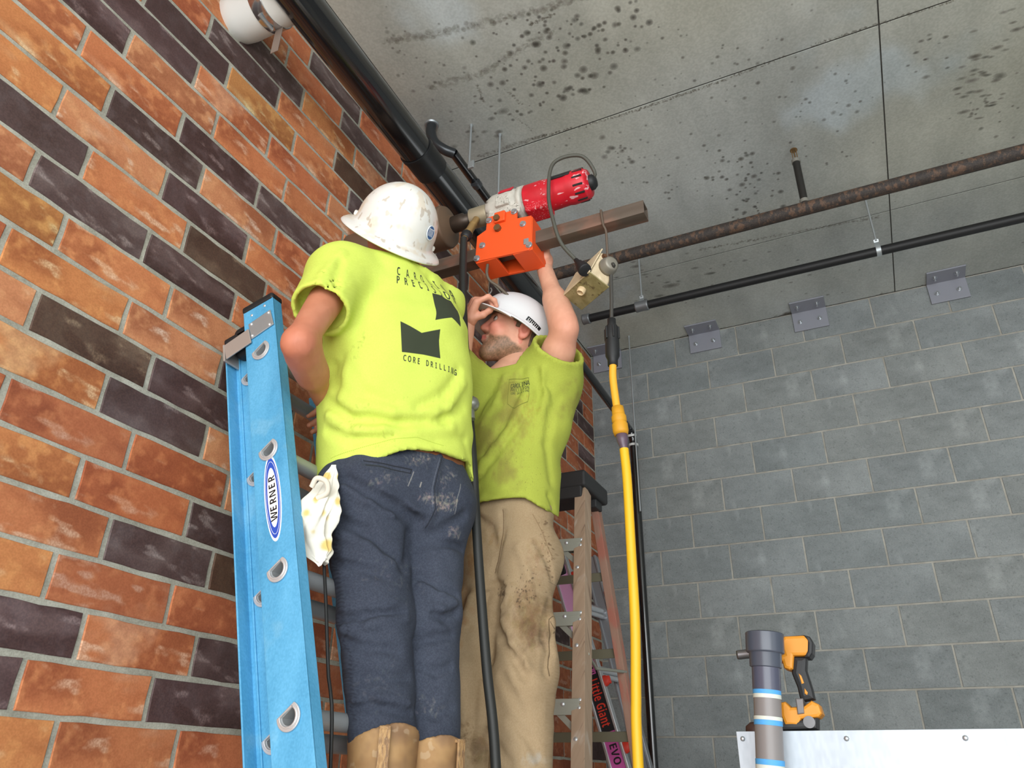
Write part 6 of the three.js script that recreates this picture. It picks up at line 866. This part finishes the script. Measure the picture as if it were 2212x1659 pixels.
    const brow = Math.exp(-(((u - 0.034) / 0.006) ** 2)) * sstep(0.06, 0.072, f) * sstep(0.006, 0.014, Math.abs(l)) * sstep(0.056, 0.046, Math.abs(l)); return mixc(c, [84, 64, 50], brow * (0.75 + 0.2 * fine));
  });
  // arms, neck and body under the clothes; hands on their own grids
  const bodyF = union([cone(P3(-0.05, -0.09, 0), add(neck, Y1, -0.06), 0.054, 0.064), cone(add(neck, Y1, -0.06), add(hip, Y1, 0.02), 0.065, 0.06), cone(add(lsh, L, -0.01), rsh, 0.055, 0.055), cone(lsh, lel, 0.054, 0.036), cone(lerp3(lsh, lel, 0.15), lerp3(lsh, lel, 0.6), 0.055, 0.05), cone(lel, lwr, 0.036, 0.027), cone(lerp3(lel, lwr, 0.15), lerp3(lel, lwr, 0.45), 0.042, 0.038), cone(rsh, rel, 0.05, 0.042), cone(rel, rwr, 0.044, 0.028), cone(lhip, rhip, 0.055, 0.055), cone(lhip, lkn, 0.055, 0.05), cone(lkn, lan, 0.05, 0.04), cone(rhip, rkn, 0.055, 0.05), cone(rkn, ran, 0.052, 0.04)], 0.03);
  [lo, hi] = around([hc, lwr, rwr, lel, rel, lan, ran, lsh], 0.09); lo.y = 1.25; hi.y = lwr.y + 0.03;
  const tone = skinTone([210, 156, 130], (x, y, z) => 0.5 * clamp(1 - Math.hypot(x - lel.x, y - lel.y, z - lel.z) / 0.1)), bg = setColor(surfaceNet(bodyF, lo, hi, 0.0095), tone);
  const h1 = handSDF(lwr, sub(at(1176, 535, 2.08), lwr), nrm(V(-0.8, 0.1, 0.5)), 0.55, 0.98, 0, 0.5, 0.4)(-1);
  const h2 = handSDF(at(1006, 700, 2.10), dirv(0.40, 0.9, 0.1), dirv(0.85, -0.3, -0.3), 1.1, 0.92, 0.0, 0.8, 0.9)(-1);
  const hs = [[h1, lwr], [h2, at(1025, 672, 2.10)]].map(([f, w]) => { const b = around([w], 0.19); return setColor(surfaceNet(f, b[0], b[1], 0.0034), skinTone([212, 156, 130], () => 0.25)); });
  part(Pn, 'body', mergeColored([bg, hg, ...hs]), skinMat);
  for (const s of [1, -1]) { const c = P3(0.0775, 0.0115, 0.031 * s), look = nrm(add(add(Fh.clone(), Uh, 0.25), Lh, 0.1 * s)); const ey = part(Pn, 'eye', new THREE.SphereGeometry(0.0118, 20, 14).translate(c.x, c.y, c.z), mat('#c9c2ba', 0.25)); part(ey, 'iris', lathe([[0, 0.002], [0.0045, 0.0016], [0.0068, 0]], add(c, look, 0.0108), look, 18), mat('#2e2620', 0.2)); }
  // short hair at the temple and nape, under the hat
  const hairF = (x, y, z) => { const [f, u, l] = locH(x, y, z), s = skull(x, y, z) - 0.0045 - 0.002 * noise3(x * 140, y * 140, z * 140); const cut = Math.min(Math.max(f - 0.022, 0.02 - u), Math.max(f + 0.052, -0.055 - u), Math.max(Math.abs(f - 0.006) - 0.009, -0.004 - u, u - 0.05)); return Math.max(s, cut, ears[0](x, y, z) * -1 + 0.001, ears[1](x, y, z) * -1 + 0.001); };
  [lo, hi] = around([hc], 0.15); part(Pn, 'hair', setColor(surfaceNet(hairF, lo, hi, 0.0042), (x, y, z) => { const q = noise3(x * 200, y * 200, z * 200) * 14; return [92 + q, 72 + q, 56 + q]; }), mat('#ffffff', 0.85, { vertexColors: true }), 'short brown hair');
  // hard hat with front peak, worn tilted back
  const aF = dirv(-0.80, 0.58, 0.16), aU = orth(dirv(0.56, 0.74, -0.42), aF), aL = nrm(cross(aU, aF)), ac = add(add(hc, aU, 0.001), aF, -0.002), hatM = mat('#d6d6d8', 0.35);
  const pr = []; for (let i = 0; i <= 14; i++) { const a = i / 14 * Math.PI / 2; pr.push([0.112 * Math.sin(a), 0.02 + 0.108 * Math.cos(a)]); } pr.push([0.114, -0.004], [0.12, -0.012], [0.122, -0.016], [0.119, -0.019], [0.111, -0.012], [0.108, 0.02]); for (let i = 13; i >= 0; i--) { const a = i / 14 * Math.PI / 2; pr.push([0.107 * Math.sin(a), 0.016 + 0.104 * Math.cos(a)]); }
  const hat = part(Pn, 'hard_hat', lathe(pr, ac, aU, 60, 1, 1.2, aL), hatM, 'pale grey peaked hard hat');
  const peak = []; const PN = 24, PR = 7; { const Pp = [], I = []; for (let side = 0; side < 2; side++) for (let i = 0; i <= PN; i++) for (let j = 0; j <= PR; j++) { const a = lerp(-1.25, 1.25, i / PN), t = j / PR, w = Math.cos(a * 0.72) ** 0.7, r0x = 0.113 * Math.sin(a), r0f = 0.136 * Math.cos(a), ext = 0.04 * w * t, p = add(add(add(ac, aL, r0x + Math.sin(a) * ext * 0.55), aF, r0f + Math.cos(a) * ext * 1.15), aU, -0.012 - 0.16 * ext - 1.6 * ext * ext + (Math.sin(a) ** 2) * -0.006 - side * 0.0035); Pp.push(p.x, p.y, p.z); } const n1 = (PN + 1) * (PR + 1), id = (s, i, j) => s * n1 + i * (PR + 1) + j; for (let i = 0; i < PN; i++) for (let j = 0; j < PR; j++) { I.push(id(0, i, j), id(0, i, j + 1), id(0, i + 1, j), id(0, i + 1, j), id(0, i, j + 1), id(0, i + 1, j + 1)); I.push(id(1, i, j), id(1, i + 1, j), id(1, i, j + 1), id(1, i + 1, j), id(1, i + 1, j + 1), id(1, i, j + 1)); } for (let i = 0; i < PN; i++) { I.push(id(0, i, PR), id(1, i, PR), id(0, i + 1, PR), id(0, i + 1, PR), id(1, i, PR), id(1, i + 1, PR)); } const g = new THREE.BufferGeometry(); g.setAttribute('position', new THREE.Float32BufferAttribute(Pp, 3)); g.setIndex(I); g.computeVertexNormals(); part(hat, 'peak', g, hatM); }
  const hd = (px, py) => { const d = ray(px, py), rel2 = sub(CAM, ac); for (let t = 1.8; t < 3.4; t += 0.001) { const p = add(rel2, d, t), l = p.dot(aL), u = p.dot(aU), f = p.dot(aF); if ((l / 0.1125) ** 2 + ((u - 0.02) / 0.1085) ** 2 + (f / 0.1345) ** 2 < 1 && u > 0) return add(CAM, d, t); } return null; };
  const bq = hd(1152, 700) || hd(1146, 704) || hd(1140, 706);
  if (bq) { const r0 = sub(bq, ac), nq = nrm(V(0, 0, 0).addScaledVector(aL, r0.dot(aL) / 0.1125 ** 2).addScaledVector(aU, (r0.dot(aU) - 0.02) / 0.1085 ** 2).addScaledVector(aF, r0.dot(aF) / 0.1345 ** 2)), bx = orth(dirv(0.78, -0.62, 0), nq), bu = nrm(cross(nq, bx)), bw = 0.058, bh = 0.017;
    const tx = canvasTex(256, 72, (c) => { c.fillStyle = '#141518'; c.fillRect(0, 0, 256, 72); c.fillStyle = '#e8e8e8'; const r = rng(3); for (let i = 0; i < 7; i++) { const x = 26 + i * 29; c.fillRect(x, 14, 7, 44); c.fillRect(x + (r() > 0.5 ? 7 : -7), r() > 0.5 ? 14 : 50, 12, 8); } });
    const NX = 12, Pp = [], U = [], I = []; for (let i = 0; i <= NX; i++) for (let j = 0; j <= 3; j++) { const a = (i / NX - 0.5) * bw, b = (j / 3 - 0.5) * bh; let q = add(add(bq, bx, a), bu, b), r = sub(q, ac); const l = r.dot(aL), u = r.dot(aU) - 0.02, f = r.dot(aF), s = 1.028 / Math.sqrt((l / 0.112) ** 2 + (u / 0.108) ** 2 + (f / 0.1344) ** 2); q = add(add(add(add(ac, aU, 0.02), aL, l * s), aU, u * s), aF, f * s); Pp.push(q.x, q.y, q.z); U.push(i / NX, j / 3); }
    for (let i = 0; i < NX; i++) for (let j = 0; j < 3; j++) { const a = i * 4 + j; I.push(a, a + 4, a + 1, a + 1, a + 4, a + 5); } const g = new THREE.BufferGeometry(); g.setAttribute('position', new THREE.Float32BufferAttribute(Pp, 3)); g.setAttribute('uv', new THREE.Float32BufferAttribute(U, 2)); g.setIndex(I); g.computeVertexNormals(); part(hat, 'label_strip', g, mat('#ffffff', 0.4, { map: tx, side: THREE.DoubleSide }), 'black label strip with white marks'); }
  part(hat, 'suspension', merge([obox(add(add(add(hc, Fh, -0.105), Uh, -0.045), Lh, 0.02), Uh, Fh, Lh, 0.075, 0.014, 0.05, 0.005), obox(add(add(add(hc, Fh, -0.08), Uh, -0.02), Lh, 0.07), Uh, Fh, Lh, 0.07, 0.03, 0.006, 0.003)]), mat('#a9adb0', 0.5));
  part(hat, 'ratchet_knob', lathe([[0, 0], [0.014, 0], [0.014, 0.012], [0.009, 0.016], [0, 0.016]], add(add(add(hc, Fh, -0.108), Uh, -0.07), Lh, 0.03), nrm(add(Lh.clone(), Fh, -0.6)), 16), mat('#3f86c4', 0.45), 'blue adjuster knob');
  // work shoes below the frame
  for (const a of [lan, ran]) { const b = part(Pn, 'shoe', surfaceNet((x, y, z) => Math.max(union([cone(V(a.x, 1.3, a.z), V(a.x, 1.27, a.z), 0.055, 0.05), cone(V(a.x, 1.245, a.z - 0.04), add(V(a.x, 1.24, a.z), F, 0.19), 0.047, 0.043)], 0.03)(x, y, z), 1.212 - y), V(a.x - 0.12, 1.19, a.z - 0.13), V(a.x + 0.12, 1.38, a.z + 0.27), 0.009), mat('#4a3a2c', 0.8)); }
  // hooked pick in the raised fist
  const t0 = at(1040, 690, 2.13), t1 = at(1058, 636, 2.10), pk = thing('hook_tool', 'small black hooked tool held in the fist beside the hard hat peak', 'tool', t0);
  part(pk, 'handle', cyl(at(1030, 684, 2.125), at(1046, 652, 2.105), 0.007, 0.006, 12), M.blackPlastic); part(pk, 'hook', tube([at(1046, 652, 2.105), at(1055, 638, 2.10), at(1062, 628, 2.10), at(1060, 622, 2.10)], 0.0026, 16, 8), M.steelDull);
}

renderer.render(scene, camera);
